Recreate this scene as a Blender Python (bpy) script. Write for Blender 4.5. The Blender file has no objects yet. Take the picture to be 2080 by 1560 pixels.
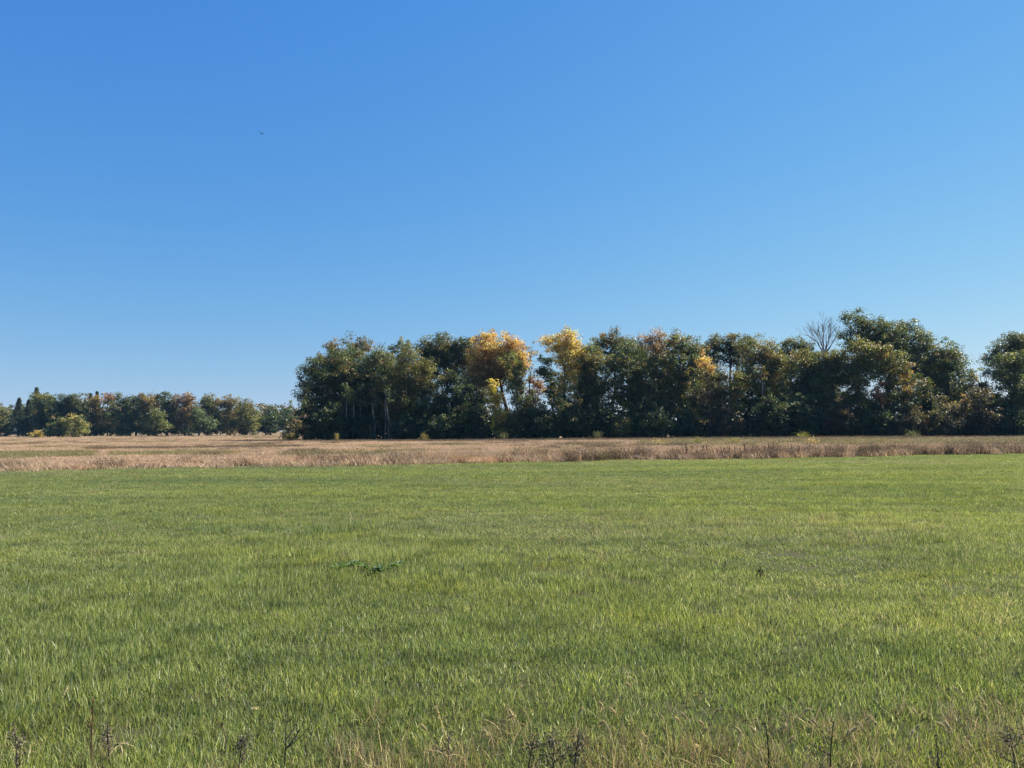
import bpy, math
import numpy as np
from mathutils import Matrix, Vector

rng = np.random.default_rng(7)
sc = bpy.context.scene
C = sc.collection
rad = math.radians

# ------------------------------------------------------------------ camera
EYE = 1.6
FPX = 1502.0                       # focal length in photo pixels (2080 wide)
PITCH, ROLL = 3.5, -0.27
cam_data = bpy.data.cameras.new('camera')
cam = bpy.data.objects.new('camera', cam_data)
C.objects.link(cam)
sc.camera = cam
cam_data.sensor_width = 36.0
cam_data.lens = FPX / 2080 * 36.0
cam_data.clip_start = 0.1
cam_data.clip_end = 6000
CAM_ROT = Matrix.Rotation(rad(90 + PITCH), 3, 'X') @ Matrix.Rotation(rad(ROLL), 3, 'Z')
cam.matrix_world = Matrix.Translation((0, 0, EYE)) @ CAM_ROT.to_4x4()

# ------------------------------------------------------------------ sky, sun, exposure
SUN_AZ, SUN_EL = 64.0, 42.0        # azimuth to the right of the view direction (+Y)
world = bpy.data.worlds.new("World")
sc.world = world
world.use_nodes = True
nt = world.node_tree
sky = nt.nodes.new('ShaderNodeTexSky')
sky.sky_type = 'NISHITA'
sky.sun_disc = False
sky.sun_elevation = rad(SUN_EL)
sky.sun_rotation = rad(SUN_AZ)
sky.air_density, sky.dust_density, sky.ozone_density = 1.5, 0.0, 1.0
EXPOSURE = 1.55
tco = nt.nodes.new('ShaderNodeTexCoord')
lift = nt.nodes.new('ShaderNodeVectorMath'); lift.operation = 'ADD'; lift.inputs[1].default_value = (0, 0, 0.04)
nrm_ = nt.nodes.new('ShaderNodeVectorMath'); nrm_.operation = 'NORMALIZE'
nt.links.new(tco.outputs['Generated'], lift.inputs[0]); nt.links.new(lift.outputs[0], nrm_.inputs[0]); nt.links.new(nrm_.outputs[0], sky.inputs[0])
bg = nt.nodes['Background']
bg.inputs[1].default_value = 0.1
# film response of the sky's three channels (the same in every direction)
sep = nt.nodes.new('ShaderNodeSeparateColor')
comb = nt.nodes.new('ShaderNodeCombineColor')
nt.links.new(sky.outputs[0], sep.inputs[0])
for i, (g, k) in enumerate(((1.377, 0.770), (0.843, 0.789), (0.311, 0.921))):
    a = nt.nodes.new('ShaderNodeMath'); a.operation = 'MULTIPLY'; a.inputs[1].default_value = 0.1
    b = nt.nodes.new('ShaderNodeMath'); b.operation = 'POWER'; b.inputs[1].default_value = g
    c = nt.nodes.new('ShaderNodeMath'); c.operation = 'MULTIPLY'; c.inputs[1].default_value = k * 10 / 2 ** EXPOSURE
    nt.links.new(sep.outputs[i], a.inputs[0]); nt.links.new(a.outputs[0], b.inputs[0])
    nt.links.new(b.outputs[0], c.inputs[0]); nt.links.new(c.outputs[0], comb.inputs[i])
nt.links.new(comb.outputs[0], bg.inputs[0])

sun_data = bpy.data.lights.new('sun', 'SUN')
sun_data.energy = 5.0
sun_data.angle = rad(0.53)
sun_data.color = (1.0, 0.90, 0.74)
sun = bpy.data.objects.new('sun', sun_data)
C.objects.link(sun)
sun.location = (80, 60, 80)
sdir = Vector((math.sin(rad(SUN_AZ)) * math.cos(rad(SUN_EL)), math.cos(rad(SUN_AZ)) * math.cos(rad(SUN_EL)), math.sin(rad(SUN_EL))))
sun.rotation_euler = sdir.to_track_quat('Z', 'Y').to_euler()

vs = sc.view_settings
vs.view_transform = 'Standard'
vs.look = 'None'
vs.exposure = EXPOSURE
vs.gamma = 1.0
vs.use_curve_mapping = False
sc.render.engine = 'CYCLES'
sc.cycles.use_denoising = True
sc.cycles.denoiser = 'OPENIMAGEDENOISE'
sc.cycles.denoising_input_passes = 'RGB_ALBEDO_NORMAL'
sc.cycles.denoising_prefilter = 'NONE'
sc.cycles.max_bounces = 6
sc.cycles.diffuse_bounces = 3
sc.cycles.glossy_bounces = 2
sc.cycles.transmission_bounces = 4
sc.cycles.sample_clamp_indirect = 6.0

# ------------------------------------------------------------------ helpers
def P(px, py, d):
    """world point seen at photo pixel (px, py), d metres ahead"""
    v = CAM_ROT @ Vector(((px - 1040) / FPX, (780 - py) / FPX, -1.0))
    v = v * (d / v.y)
    return np.array((v.x, v.y, v.z + EYE))

def GX(px, d):
    return (px - 1040) / FPX * d

def unit(v):
    return v / np.maximum(np.linalg.norm(v, axis=-1, keepdims=True), 1e-9)

def make_mesh(name, verts, faces, cols=None, mat=None, smooth=False):
    """faces: list of int arrays (n,3) or (n,4)"""
    me = bpy.data.meshes.new(name)
    verts = np.asarray(verts, np.float32)
    me.vertices.add(len(verts))
    me.vertices.foreach_set('co', verts.ravel())
    faces = [np.asarray(f, np.int32) for f in faces if len(f)]
    loops = np.concatenate([f.ravel() for f in faces])
    sizes = np.concatenate([np.full(len(f), f.shape[1], np.int32) for f in faces])
    starts = np.concatenate(([0], np.cumsum(sizes)[:-1])).astype(np.int32)
    me.loops.add(len(loops))
    me.loops.foreach_set('vertex_index', loops)
    me.polygons.add(len(sizes))
    me.polygons.foreach_set('loop_start', starts)
    me.polygons.foreach_set('loop_total', sizes)
    if smooth:
        me.polygons.foreach_set('use_smooth', np.ones(len(sizes), bool))
    if cols is not None:
        at = me.color_attributes.new('Col', 'FLOAT_COLOR', 'POINT')
        c4 = np.ones((len(verts), 4), np.float32)
        c4[:, :3] = cols
        at.data.foreach_set('color', c4.ravel())
    if mat:
        me.materials.append(mat)
    me.update(calc_edges=True)
    return me

class MB:
    """collects verts / faces / colours"""
    def __init__(s):
        s.v, s.f, s.c, s.n = [], [], [], 0
    def add(s, v, f, c):
        v = np.asarray(v, float).reshape(-1, 3)
        s.v.append(v)
        s.c.append(np.broadcast_to(np.asarray(c, float), v.shape))
        for q in (f if isinstance(f, list) else [f]):
            s.f.append(np.asarray(q, np.int64) + s.n)
        s.n += len(v)
    def mesh(s, name, mat, smooth=False):
        tri = [f for f in s.f if f.shape[1] == 3]
        quad = [f for f in s.f if f.shape[1] == 4]
        fs = []
        if tri: fs.append(np.concatenate(tri))
        if quad: fs.append(np.concatenate(quad))
        return make_mesh(name, np.concatenate(s.v), fs, np.concatenate(s.c), mat, smooth)

def tubes(paths, radii, sides=5):
    """paths (N,K,3), radii (N,K) -> verts, quads"""
    paths = np.asarray(paths, float); radii = np.asarray(radii, float)
    N, K, _ = paths.shape
    t = np.gradient(paths, axis=1)
    t = unit(t)
    ref = np.where(np.abs(t[..., 2:3]) > 0.9, np.array((1., 0, 0)), np.array((0, 0, 1.)))
    u = unit(np.cross(t, ref)); w = np.cross(t, u)
    a = np.arange(sides) / sides * 2 * np.pi
    ring = u[:, :, None] * np.cos(a)[:, None] + w[:, :, None] * np.sin(a)[:, None]
    v = paths[:, :, None] + ring * radii[:, :, None, None]
    idx = np.arange(N * K * sides).reshape(N, K, sides)
    q = np.stack((idx[:, :-1], np.roll(idx, -1, 2)[:, :-1], np.roll(idx, -1, 2)[:, 1:], idx[:, 1:]), -1)
    return v.reshape(-1, 3), q.reshape(-1, 4)

def bez(p0, p1, p2, K):
    t = np.linspace(0, 1, K)[None, :, None]
    return (1 - t) ** 2 * p0[:, None] + 2 * t * (1 - t) * p1[:, None] + t ** 2 * p2[:, None]

def empty(name, loc, label=None, cat=None, group=None, kind=None):
    o = bpy.data.objects.new(name, None)
    C.objects.link(o)
    o.location = loc
    o.empty_display_size = 0.3
    tag(o, label, cat, group, kind)
    return o

def tag(o, label=None, cat=None, group=None, kind=None):
    if label: o['label'] = label
    if cat: o['category'] = cat
    if group: o['group'] = group
    if kind: o['kind'] = kind
    return o

def obj(name, mesh, parent=None, loc=None):
    o = bpy.data.objects.new(name, mesh)
    C.objects.link(o)
    if parent: o.parent = parent
    if loc is not None: o.location = loc
    return o

# ------------------------------------------------------------------ materials
def mat_new(name):
    m = bpy.data.materials.new(name)
    m.use_nodes = True
    n = m.node_tree.nodes
    n.clear()
    return m, n, m.node_tree.links

def leaf_mat(name, trans=0.35, rough=0.5, spec=0.35, tr_tint=(1.25, 1.2, 0.6), patches=None, rnd=0.25):
    """colour from the mesh's own leaf colours, varied per instance and in broad patches"""
    m, n, l = mat_new(name)
    out = n.new('ShaderNodeOutputMaterial')
    col = n.new('ShaderNodeAttribute'); col.attribute_name = 'Col'
    c = col.outputs['Color']
    if patches:
        geo = n.new('ShaderNodeNewGeometry')
        for scale, tint, lo, hi, sx in patches:
            mp = n.new('ShaderNodeMapping'); mp.inputs['Scale'].default_value = (sx, 1, 0.0)
            l.new(geo.outputs['Position'], mp.inputs['Vector'])
            nz = n.new('ShaderNodeTexNoise'); nz.inputs['Scale'].default_value = scale; nz.inputs['Detail'].default_value = 3
            l.new(mp.outputs[0], nz.inputs['Vector'])
            mr = n.new('ShaderNodeMapRange'); mr.inputs[1].default_value = lo; mr.inputs[2].default_value = hi
            l.new(nz.outputs[0], mr.inputs[0])
            mx = n.new('ShaderNodeMix'); mx.data_type = 'RGBA'; mx.blend_type = 'MULTIPLY'
            mx.inputs[7].default_value = (*tint, 1)
            l.new(mr.outputs[0], mx.inputs[0]); l.new(c, mx.inputs[6])
            c = mx.outputs[2]
    if rnd:
        oi = n.new('ShaderNodeObjectInfo')
        mr = n.new('ShaderNodeMapRange'); mr.inputs[3].default_value = 1 - rnd; mr.inputs[4].default_value = 1 + rnd
        l.new(oi.outputs['Random'], mr.inputs[0])
        vm = n.new('ShaderNodeVectorMath'); vm.operation = 'SCALE'
        l.new(c, vm.inputs[0]); l.new(mr.outputs[0], vm.inputs['Scale'])
        c = vm.outputs[0]
    pb = n.new('ShaderNodeBsdfPrincipled')
    l.new(c, pb.inputs['Base Color'])
    pb.inputs['Roughness'].default_value = rough
    pb.inputs['Specular IOR Level'].default_value = spec
    tv = n.new('ShaderNodeVectorMath'); tv.operation = 'MULTIPLY'; tv.inputs[1].default_value = tr_tint
    l.new(c, tv.inputs[0])
    tb = n.new('ShaderNodeBsdfTranslucent'); l.new(tv.outputs[0], tb.inputs[0])
    mx = n.new('ShaderNodeMixShader'); mx.inputs[0].default_value = trans
    l.new(pb.outputs[0], mx.inputs[1]); l.new(tb.outputs[0], mx.inputs[2])
    l.new(mx.outputs[0], out.inputs[0])
    return m

def bark_mat(name, c1, c2, scale=6.0):
    m, n, l = mat_new(name)
    out = n.new('ShaderNodeOutputMaterial')
    pb = n.new('ShaderNodeBsdfPrincipled'); pb.inputs['Roughness'].default_value = 0.9
    pb.inputs['Specular IOR Level'].default_value = 0.15
    tc = n.new('ShaderNodeTexCoord')
    mp = n.new('ShaderNodeMapping'); mp.inputs['Scale'].default_value = (1, 1, 0.25)
    l.new(tc.outputs['Object'], mp.inputs[0])
    nz = n.new('ShaderNodeTexNoise'); nz.inputs['Scale'].default_value = scale; nz.inputs['Detail'].default_value = 5
    l.new(mp.outputs[0], nz.inputs['Vector'])
    rp = n.new('ShaderNodeValToRGB')
    rp.color_ramp.elements[0].position = 0.35; rp.color_ramp.elements[0].color = (*c1, 1)
    rp.color_ramp.elements[1].position = 0.65; rp.color_ramp.elements[1].color = (*c2, 1)
    l.new(nz.outputs[0], rp.inputs[0]); l.new(rp.outputs[0], pb.inputs['Base Color'])
    bp = n.new('ShaderNodeBump'); bp.inputs['Strength'].default_value = 0.6; bp.inputs['Distance'].default_value = 0.03
    l.new(nz.outputs[0], bp.inputs['Height']); l.new(bp.outputs[0], pb.inputs['Normal'])
    l.new(pb.outputs[0], out.inputs[0])
    return m

def soil_mat(name, c1, c2, c3, s1, s2):
    m, n, l = mat_new(name)
    out = n.new('ShaderNodeOutputMaterial')
    pb = n.new('ShaderNodeBsdfPrincipled'); pb.inputs['Roughness'].default_value = 0.95
    pb.inputs['Specular IOR Level'].default_value = 0.1
    geo = n.new('ShaderNodeNewGeometry')
    def noise(s):
        z = n.new('ShaderNodeTexNoise'); z.inputs['Scale'].default_value = s; z.inputs['Detail'].default_value = 6
        l.new(geo.outputs['Position'], z.inputs['Vector']); return z
    a, b = noise(s1), noise(s2)
    r1 = n.new('ShaderNodeValToRGB')
    r1.color_ramp.elements[0].position = 0.4; r1.color_ramp.elements[0].color = (*c1, 1)
    r1.color_ramp.elements[1].position = 0.6; r1.color_ramp.elements[1].color = (*c2, 1)
    l.new(a.outputs[0], r1.inputs[0])
    mx = n.new('ShaderNodeMix'); mx.data_type = 'RGBA'
    mr = n.new('ShaderNodeMapRange'); mr.inputs[1].default_value = 0.4; mr.inputs[2].default_value = 0.65
    l.new(b.outputs[0], mr.inputs[0]); l.new(mr.outputs[0], mx.inputs[0])
    l.new(r1.outputs[0], mx.inputs[6]); mx.inputs[7].default_value = (*c3, 1)
    l.new(mx.outputs[2], pb.inputs['Base Color'])
    bp = n.new('ShaderNodeBump'); bp.inputs['Strength'].default_value = 0.5; bp.inputs['Distance'].default_value = 0.05
    l.new(b.outputs[0], bp.inputs['Height']); l.new(bp.outputs[0], pb.inputs['Normal'])
    l.new(pb.outputs[0], out.inputs[0])
    return m

M_LEAF = leaf_mat('tree_leaves', trans=0.46, rough=0.5, spec=0.45, tr_tint=(1.25, 1.18, 0.66), rnd=0.0)
M_GRASS = leaf_mat('grass_blades', trans=0.45, rough=0.5, spec=0.3, tr_tint=(1.15, 1.12, 0.72), rnd=0.22,
                   patches=[(0.9, (0.80, 0.84, 0.88), 0.46, 0.60, 0.06), (0.30, (0.78, 0.84, 0.90), 0.44, 0.62, 0.22), (0.9, (1.12, 1.06, 0.80), 0.52, 0.70, 0.7), (2.6, (0.62, 0.66, 0.70), 0.52, 0.68, 0.8)])
M_DRY = leaf_mat('dry_grass', trans=0.30, rough=0.7, spec=0.15, tr_tint=(1.05, 1.0, 0.85), rnd=0.22,
                 patches=[(0.10, (0.78, 0.82, 0.80), 0.45, 0.62, 0.5), (0.45, (1.15, 1.0, 0.85), 0.5, 0.68, 0.5)])
M_WEED = leaf_mat('dry_weeds', trans=0.12, rough=0.8, spec=0.1, tr_tint=(1, 1, 1), rnd=0.1)
M_BARK = bark_mat('dark_bark', (0.035, 0.028, 0.022), (0.11, 0.09, 0.07))
M_PALE = bark_mat('pale_bark', (0.12, 0.11, 0.09), (0.42, 0.40, 0.35), 2.0)
M_GREY = bark_mat('weathered_bark', (0.10, 0.09, 0.085), (0.20, 0.18, 0.17))
M_SOIL = soil_mat('field_soil', (0.034, 0.040, 0.014), (0.036, 0.050, 0.016), (0.050, 0.050, 0.022), 1.2, 9.0)
M_LAND = soil_mat('meadow_soil', (0.16, 0.11, 0.065), (0.13, 0.11, 0.055), (0.20, 0.145, 0.09), 0.15, 1.5)

# ------------------------------------------------------------------ ground
def edge_y(x):                     # far edge of the mown green field
    return 35.4 + 0.27 * x + 0.5 * np.sin(x * 0.35) + 0.25 * np.sin(x * 1.1 + 1)

R = 1500.0
g = obj('ground', make_mesh('ground', [(-R, -R, -.004), (R, -R, -.004), (R, R, -.004), (-R, R, -.004)], [np.array([[0, 1, 2, 3]])], None, M_LAND))
tag(g, kind='structure')
xs = np.linspace(-70, 90, 161)
v = np.concatenate([np.stack((xs, np.full_like(xs, -12), np.zeros_like(xs)), 1), np.stack((xs, edge_y(xs), np.zeros_like(xs)), 1)])
i = np.arange(160)
f = obj('field', make_mesh('field', v, [np.stack((i, i + 1, i + 162, i + 161), 1)], None, M_SOIL))
tag(f, kind='structure')

# ------------------------------------------------------------------ foliage generator
def sines(k=7):
    w = rng.normal(size=(k, 3)) * np.array((2.2, 2.2, 2.2)); p = rng.uniform(0, 6.28, k)
    return lambda d: np.sin(d @ w.T + p).sum(-1) / k ** 0.5

def pick(pal, n):
    cols = np.array([p[0] for p in pal], float); w = np.array([p[1] for p in pal], float)
    return cols[rng.choice(len(pal), n, p=w / w.sum())]

def leaf_cards(cen, nrm, L, W, col):
    n = len(cen)
    a = unit(rng.normal(size=(n, 3)))
    u = unit(np.cross(nrm, a)); w = np.cross(nrm, u)
    L = L * rng.uniform(0.65, 1.3, (n, 1)); W = W * rng.uniform(0.65, 1.3, (n, 1))
    v = np.stack((cen - u * L / 2, cen + w * W / 2 - u * L * .08, cen + u * L / 2, cen - w * W / 2 - u * L * .08), 1)
    idx = np.arange(n * 4).reshape(n, 4)
    return v.reshape(-1, 3), idx, np.repeat(col, 4, 0)

def foliage(lobes, pal, lai, leaf, clump=0.75, per=55, top_pal=None, zsplit=None, ground=0.0, hollow=0.35):
    """lobes: (cx,cy,cz,rx,ry,rz) in metres. Returns clump centres, lobe index, and leaf verts/faces/cols"""
    V, F, CC, CL, LI, n0 = [], [], [], [], [], 0
    larea = leaf * leaf * 0.62 * 0.5
    for li, (cx, cy, cz, rx, ry, rz) in enumerate(lobes):
        n_leaf = max(60, int(1.58 * lai * math.pi * rx * rz / larea))
        nc = max(4, int(n_leaf / per))
        d = unit(rng.normal(size=(nc, 3)))
        s = sines()
        rr = (hollow + (1 - hollow) * rng.uniform(0, 1, nc) ** 0.6) * (1 + 0.20 * s(d))
        stray = rng.uniform(0, 1, nc) < 0.12                       # sprays reaching past the outline
        rr = np.where(stray, rng.uniform(1.0, 1.2, nc), rr)
        cc = np.array((cx, cy, cz)) + d * rr[:, None] * np.array((rx, ry, rz))
        if len(lobes) > 1:                                          # sprays bridging to a neighbouring lobe
            br = rng.uniform(0, 1, nc) < 0.14
            oth = np.array([l[:3] for l in lobes])[rng.integers(0, len(lobes), nc)]
            tt = rng.uniform(.2, .6, (nc, 1))
            cc = np.where(br[:, None], cc * (1 - tt) + oth * tt, cc)
        ok = cc[:, 2] > ground + 0.25
        cc, stray = cc[ok], stray[ok]
        nc = len(cc)
        if nc == 0: continue
        csz = clump * np.clip(np.exp(rng.normal(size=nc) * .38), .4, 1.9) * np.where(stray, .55, 1.0)
        shp = np.stack((rng.uniform(.7, 1.35, nc), rng.uniform(.7, 1.35, nc), rng.uniform(.5, .95, nc)), 1)
        base = pick(pal, nc)
        if top_pal is not None:
            zz = np.clip((cc[:, 2] - zsplit[0]) / (zsplit[1] - zsplit[0]), 0, 1)
            m = rng.uniform(0, 1, nc) < zz
            base[m] = pick(top_pal, m.sum())
        base = base * rng.uniform(0.62, 1.38, (nc, 1)) * np.array((1.46, 1.40, 1.40))
        k = np.repeat(np.arange(nc), np.maximum(6, (per * (csz / clump) ** 1.7 * rng.uniform(.6, 1.2, nc)).astype(int)))
        e = unit(rng.normal(size=(len(k), 3)))
        r = rng.uniform(0.05, 1.1, len(k)) ** 0.6
        p = cc[k] + e * (r * csz[k])[:, None] * shp[k]
        keep = p[:, 2] > ground + 0.05
        p, e, k = p[keep], e[keep], k[keep]
        nrm = unit(0.5 * e + np.array((0, 0, 0.35)) + 0.8 * rng.normal(size=e.shape))
        col = base[k] * rng.uniform(0.65, 1.35, (len(k), 1)) * (1 + 0.10 * rng.normal(size=(len(k), 3)))
        vv, ff, c4 = leaf_cards(p, nrm, leaf, leaf * 0.62, np.clip(col, 0.004, 0.62))
        V.append(vv); F.append(ff + n0); CC.append(c4); n0 += len(vv)
        CL.append(cc); LI.append(np.full(nc, li))
    return np.concatenate(CL), np.concatenate(LI), np.concatenate(V), np.concatenate(F), np.concatenate(CC)

GREEN = [((.056, .080, .032), 3), ((.042, .062, .027), 3), ((.078, .094, .036), 1.5), ((.105, .098, .040), .9)]
DARKG = [((.032, .052, .026), 3), ((.042, .064, .030), 2), ((.058, .076, .034), .7)]
OAK = [((.054, .070, .033), 3), ((.068, .080, .036), 2), ((.092, .080, .040), 1.1), ((.042, .058, .029), 2)]
OLIVE = [((.105, .110, .040), 3), ((.085, .100, .038), 2), ((.14, .115, .045), 1.3), ((.065, .082, .032), 1)]
BROWN = [((0.085, 0.072, 0.045), 3), ((0.07, 0.064, 0.038), 2), ((0.11, 0.082, 0.045), 1), ((0.062, 0.068, 0.034), 1.5)]
RUST = [((.17, .09, .045), 2), ((.20, .115, .045), 2), ((.13, .085, .045), 1), ((.14, .12, .045), .7)]
GOLD = [((0.37, 0.255, 0.09), 3), ((0.33, 0.205, 0.08), 2.5), ((0.24, 0.155, 0.075), 1.5), ((0.37, 0.28, 0.095), 2.5)]
YELL = [((0.416, 0.32, 0.084), 3), ((0.351, 0.288, 0.084), 2.5), ((0.377, 0.2432, 0.0735), 1.5), ((0.221, 0.2048, 0.063), 1.4)]
YGRN = [((.13, .14, .042), 3), ((.10, .12, .04), 2), ((.18, .155, .045), .8)]
GREYG = [((.085, .105, .058), 3), ((.065, .085, .045), 2), ((.12, .12, .06), .8)]
PINKB = [((.17, .12, .085), 3), ((.13, .105, .07), 2), ((.22, .15, .08), 1)]

def limb_paths(p0, p1, lift=0.15, K=5, wob=0.05):
    p0 = np.atleast_2d(p0); p1 = np.atleast_2d(p1)
    L = np.linalg.norm(p1 - p0, axis=1, keepdims=True)
    mid = (p0 + p1) / 2 + np.array((0, 0, 1.)) * L * -lift + rng.normal(size=p0.shape) * L * wob
    return bez(p0, mid, p1, K)

def grow_tree(name, label, d, bx, lobes_px, pal, lai=2.95, leaf=0.245, clump=0.70, per=66, trunk_r=0.22, bark=None, group=None,
              cat='tree', lean=0.0, fork=0.45, top_pal=None, split_px=None, depth=1.0, hollow=0.35, twig=True, trunk_part='trunk'):
    base = np.array((GX(bx, d), d + rng.uniform(-.4, .4), 0.0))
    root = empty(name, base, label, cat, group)
    s = d / FPX
    lobes = []
    for q in lobes_px:
        c = P(q[0], q[1], d)
        rx, rz = q[2] * s * 1.03, q[3] * s * 0.98
        ry = (rx + rz) / 2 * depth
        lobes.append((c[0] - base[0], c[1] - base[1] + rng.uniform(-.25, .25) * ry, c[2], rx, ry, rz))
    zs = None
    if split_px: zs = (P(bx, split_px[0], d)[2], P(bx, split_px[1], d)[2])
    CL, LI, V, F, CC = foliage(lobes, pal, lai, leaf, clump, per, top_pal, zs, hollow=hollow)
    cr = obj('crown', make_mesh('crown', V, [F], CC, M_LEAF), root)
    cr['kind'] = 'stuff'
    # trunk and limbs
    top = max(l[2] + l[5] for l in lobes)
    w = np.array([l[3] * l[5] for l in lobes]); cxm = (np.array([l[0] for l in lobes]) * w).sum() / w.sum()
    zf = top * fork
    tp = np.array([(0, 0, -.1), (cxm * .15 + lean * .3, rng.uniform(-.1, .1), zf * .5), (cxm * .45 + lean, rng.uniform(-.2, .2), zf), (cxm, 0, top * .72), (cxm, 0, top * .9)])
    tr = np.array((1.25, .95, .75, .35, .08)) * trunk_r
    K = 9
    t = np.linspace(0, 4, K); ii = np.minimum(t.astype(int), 3); fr = (t - ii)[:, None]
    path = tp[ii] * (1 - fr) + tp[ii + 1] * fr
    path[1:-1] += rng.normal(size=(K - 2, 3)) * np.array((.12, .12, 0)) * max(trunk_r, .35) * 2
    rr = tr[ii] * (1 - fr[:, 0]) + tr[ii + 1] * fr[:, 0]
    v1, q1 = tubes(path[None], rr[None], 8)
    obj(trunk_part, make_mesh('trunk', v1, [q1], None, bark or M_BARK, True), root)
    if twig:
        mb = MB()
        for li, lb in enumerate(lobes):
            cc = CL[LI == li]
            if not len(cc): continue
            c0 = np.array(lb[:3])
            z0 = min(max(zf * .8, c0[2] - lb[5] * 1.2), top * .8, max(c0[2] - .3, .3))
            st = np.array((np.interp(z0, path[:, 2], path[:, 0]), np.interp(z0, path[:, 2], path[:, 1]), z0))
            lp = limb_paths(st, c0, 0.12, 7)
            r0 = trunk_r * 0.5
            vv, qq = tubes(lp, np.linspace(r0, r0 * .35, 7)[None], 5)
            mb.add(vv, qq, (1, 1, 1))
            cc = cc[rng.uniform(0, 1, len(cc)) < .55]
            if not len(cc): continue
            kk = rng.integers(2, 7, len(cc))
            tw = limb_paths(lp[0][kk], cc, 0.10, 4, .08)
            rt = np.outer(np.full(len(cc), r0 * .30), np.array((1., .75, .5, .25)))
            vv, qq = tubes(tw, rt, 3)
            mb.add(vv, qq, (1, 1, 1))
        obj('branches', mb.mesh('branches', bark or M_BARK), root)
    return root

def bare_tree(name, label, d, bx, top_px, spread, fork_px, r0, bark, seed, levels=4, group=None, fan=0.5):
    """a leafless tree: recursive forking limbs"""
    rg = np.random.default_rng(seed)
    base = np.array((GX(bx, d), d, 0.0))
    root = empty(name, base, label, 'tree', group)
    H = P(bx, top_px, d)[2]; zf = P(bx, fork_px, d)[2]
    tp = np.array([(0, 0, -.1), (rg.normal() * .1, 0, zf * .5), (0, 0, zf)])
    v, q = tubes(bez(tp[:1], tp[1:2], tp[2:], 7), np.linspace(r0 * 1.3, r0 * .8, 7)[None], 7)
    obj('trunk', make_mesh('trunk', v, [q], None, bark, True), root)
    paths, rads = [], []
    def grow(p, dr, L, r, lv):
        side = unit(np.cross(dr, rg.normal(size=3)))
        e = p + dr * L
        m = (p + e) / 2 + side * L * .13
        paths.append(bez(p[None], m[None], e[None], 5)[0]); rads.append(np.linspace(r, r * .55, 5))
        if lv == 0: return
        for k in range(rg.integers(2, 4)):
            t = rg.uniform(.35, 1.0) if k else 1.0
            q = p + (e - p) * t
            nd = unit(dr + rg.normal(size=3) * np.array((1, .8, .55)) * fan + np.array((0, 0, .22)))
            grow(q, nd, L * rg.uniform(.55, .85), r * (.55 if k == 0 else .4), lv - 1)
    n = spread[2]
    for k in range(n):
        a = (k + .5) / n * 2 - 1 + rg.uniform(-.15, .15)
        dr = unit(np.array((a * spread[0], rg.uniform(-.3, .3), 1.0)))
        grow(np.array((0, 0, zf * rg.uniform(.8, 1))), dr, (H - zf) * spread[1] * (1 - .25 * abs(a)) * rg.uniform(.85, 1.1), r0 * .5, levels - 1)
    v, q = tubes(np.array(paths), np.maximum(np.array(rads), .013), 4)
    obj('branches', make_mesh('branches', v, [q], None, bark), root)
    return root

# ------------------------------------------------------------------ the main wood
MAIN = 'trees of the main wood'
def T(name, label, d, bx, lobes, pal, **k):
    k.setdefault('group', MAIN)
    return grow_tree(name, label, d, bx, lobes, pal, **k)

T('broadleaf_tree', 'broad dark green tree ending the main wood on the left', 108, 700,
  [(660, 748, 46, 44), (628, 790, 27, 46), (642, 850, 36, 42), (700, 762, 58, 56), (695, 840, 62, 52), (752, 785, 45, 55), (755, 850, 46, 42), (775, 742, 30, 34), (795, 790, 26, 38)], GREEN + [((.115, .10, .042), .8)], lai=3.6)
T('broadleaf_tree', 'thin brownish crown of three tufts rising over the left end tree', 114, 712,
  [(676, 706, 16, 17), (709, 701, 17, 20), (742, 703, 17, 18), (710, 735, 40, 24)], [((.12, .10, .06), 3), ((.075, .085, .045), 3), ((.15, .11, .07), 1)], lai=2.2, clump=.6, per=40)
T('broadleaf_tree', 'olive brown sunlit tree between left end tree and dark oak', 106, 838,
  [(832, 735, 28, 30), (848, 772, 28, 30), (815, 765, 26, 34), (822, 805, 30, 30), (800, 840, 30, 40), (868, 765, 18, 28)], OLIVE)
T('poplar_tree', 'small pale grey-green poplar top left of the dark oak', 114, 815,
  [(817, 704, 14, 20), (799, 712, 13, 15), (822, 735, 24, 22)], GREYG, lai=2.6, clump=.6)
bare_tree('bare_tree', 'leafless twiggy tree top left of the grey-green poplar', 112, 772, 688, (.5, .5, 5), 745, .10, M_GREY, 3, group='bare trees of the main wood')
T('oak_tree', 'dark green lobed oak left of the golden tree', 113, 905,
  [(905, 698, 34, 27), (866, 706, 23, 24), (938, 704, 26, 24), (880, 745, 34, 30), (930, 750, 32, 34), (905, 722, 48, 28), (958, 722, 15, 26)], OAK, lai=3.0, trunk_r=.3)
T('broadleaf_tree', 'dull green tree standing below the dark oak', 105, 928,
  [(925, 785, 34, 36), (905, 828, 34, 40), (950, 825, 32, 44), (918, 762, 18, 14)], DARKG, top_pal=OLIVE, split_px=(790, 745))  # olive top palette paints the sunlit crown into the leaf colour
T('broadleaf_tree', 'very dark shaded tree right of the pale slender trunks', 104, 868, [(868, 825, 34, 42), (860, 860, 36, 30)], DARKG)
T('maple_tree', 'domed golden orange tree with dark leaning trunk', 109, 1040,
  [(1012, 706, 44, 32), (980, 725, 30, 33), (1048, 716, 27, 30), (1000, 757, 38, 28), (1030, 745, 34, 34), (966, 755, 17, 26), (985, 690, 20, 14), (1062, 740, 14, 24), (1015, 735, 40, 30), (985, 775, 24, 20)], [((.15, .115, .06), 3), ((.12, .105, .055), 2), ((.22, .155, .065), 2.5)],
  top_pal=GOLD, split_px=(790, 715), lai=3.0, clump=.62, per=48, trunk_r=.32, fork=.42, lean=-.4, leaf=.23)  # brown-olive lower leaves paint in the crown's shade; gold is autumn colour
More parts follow.
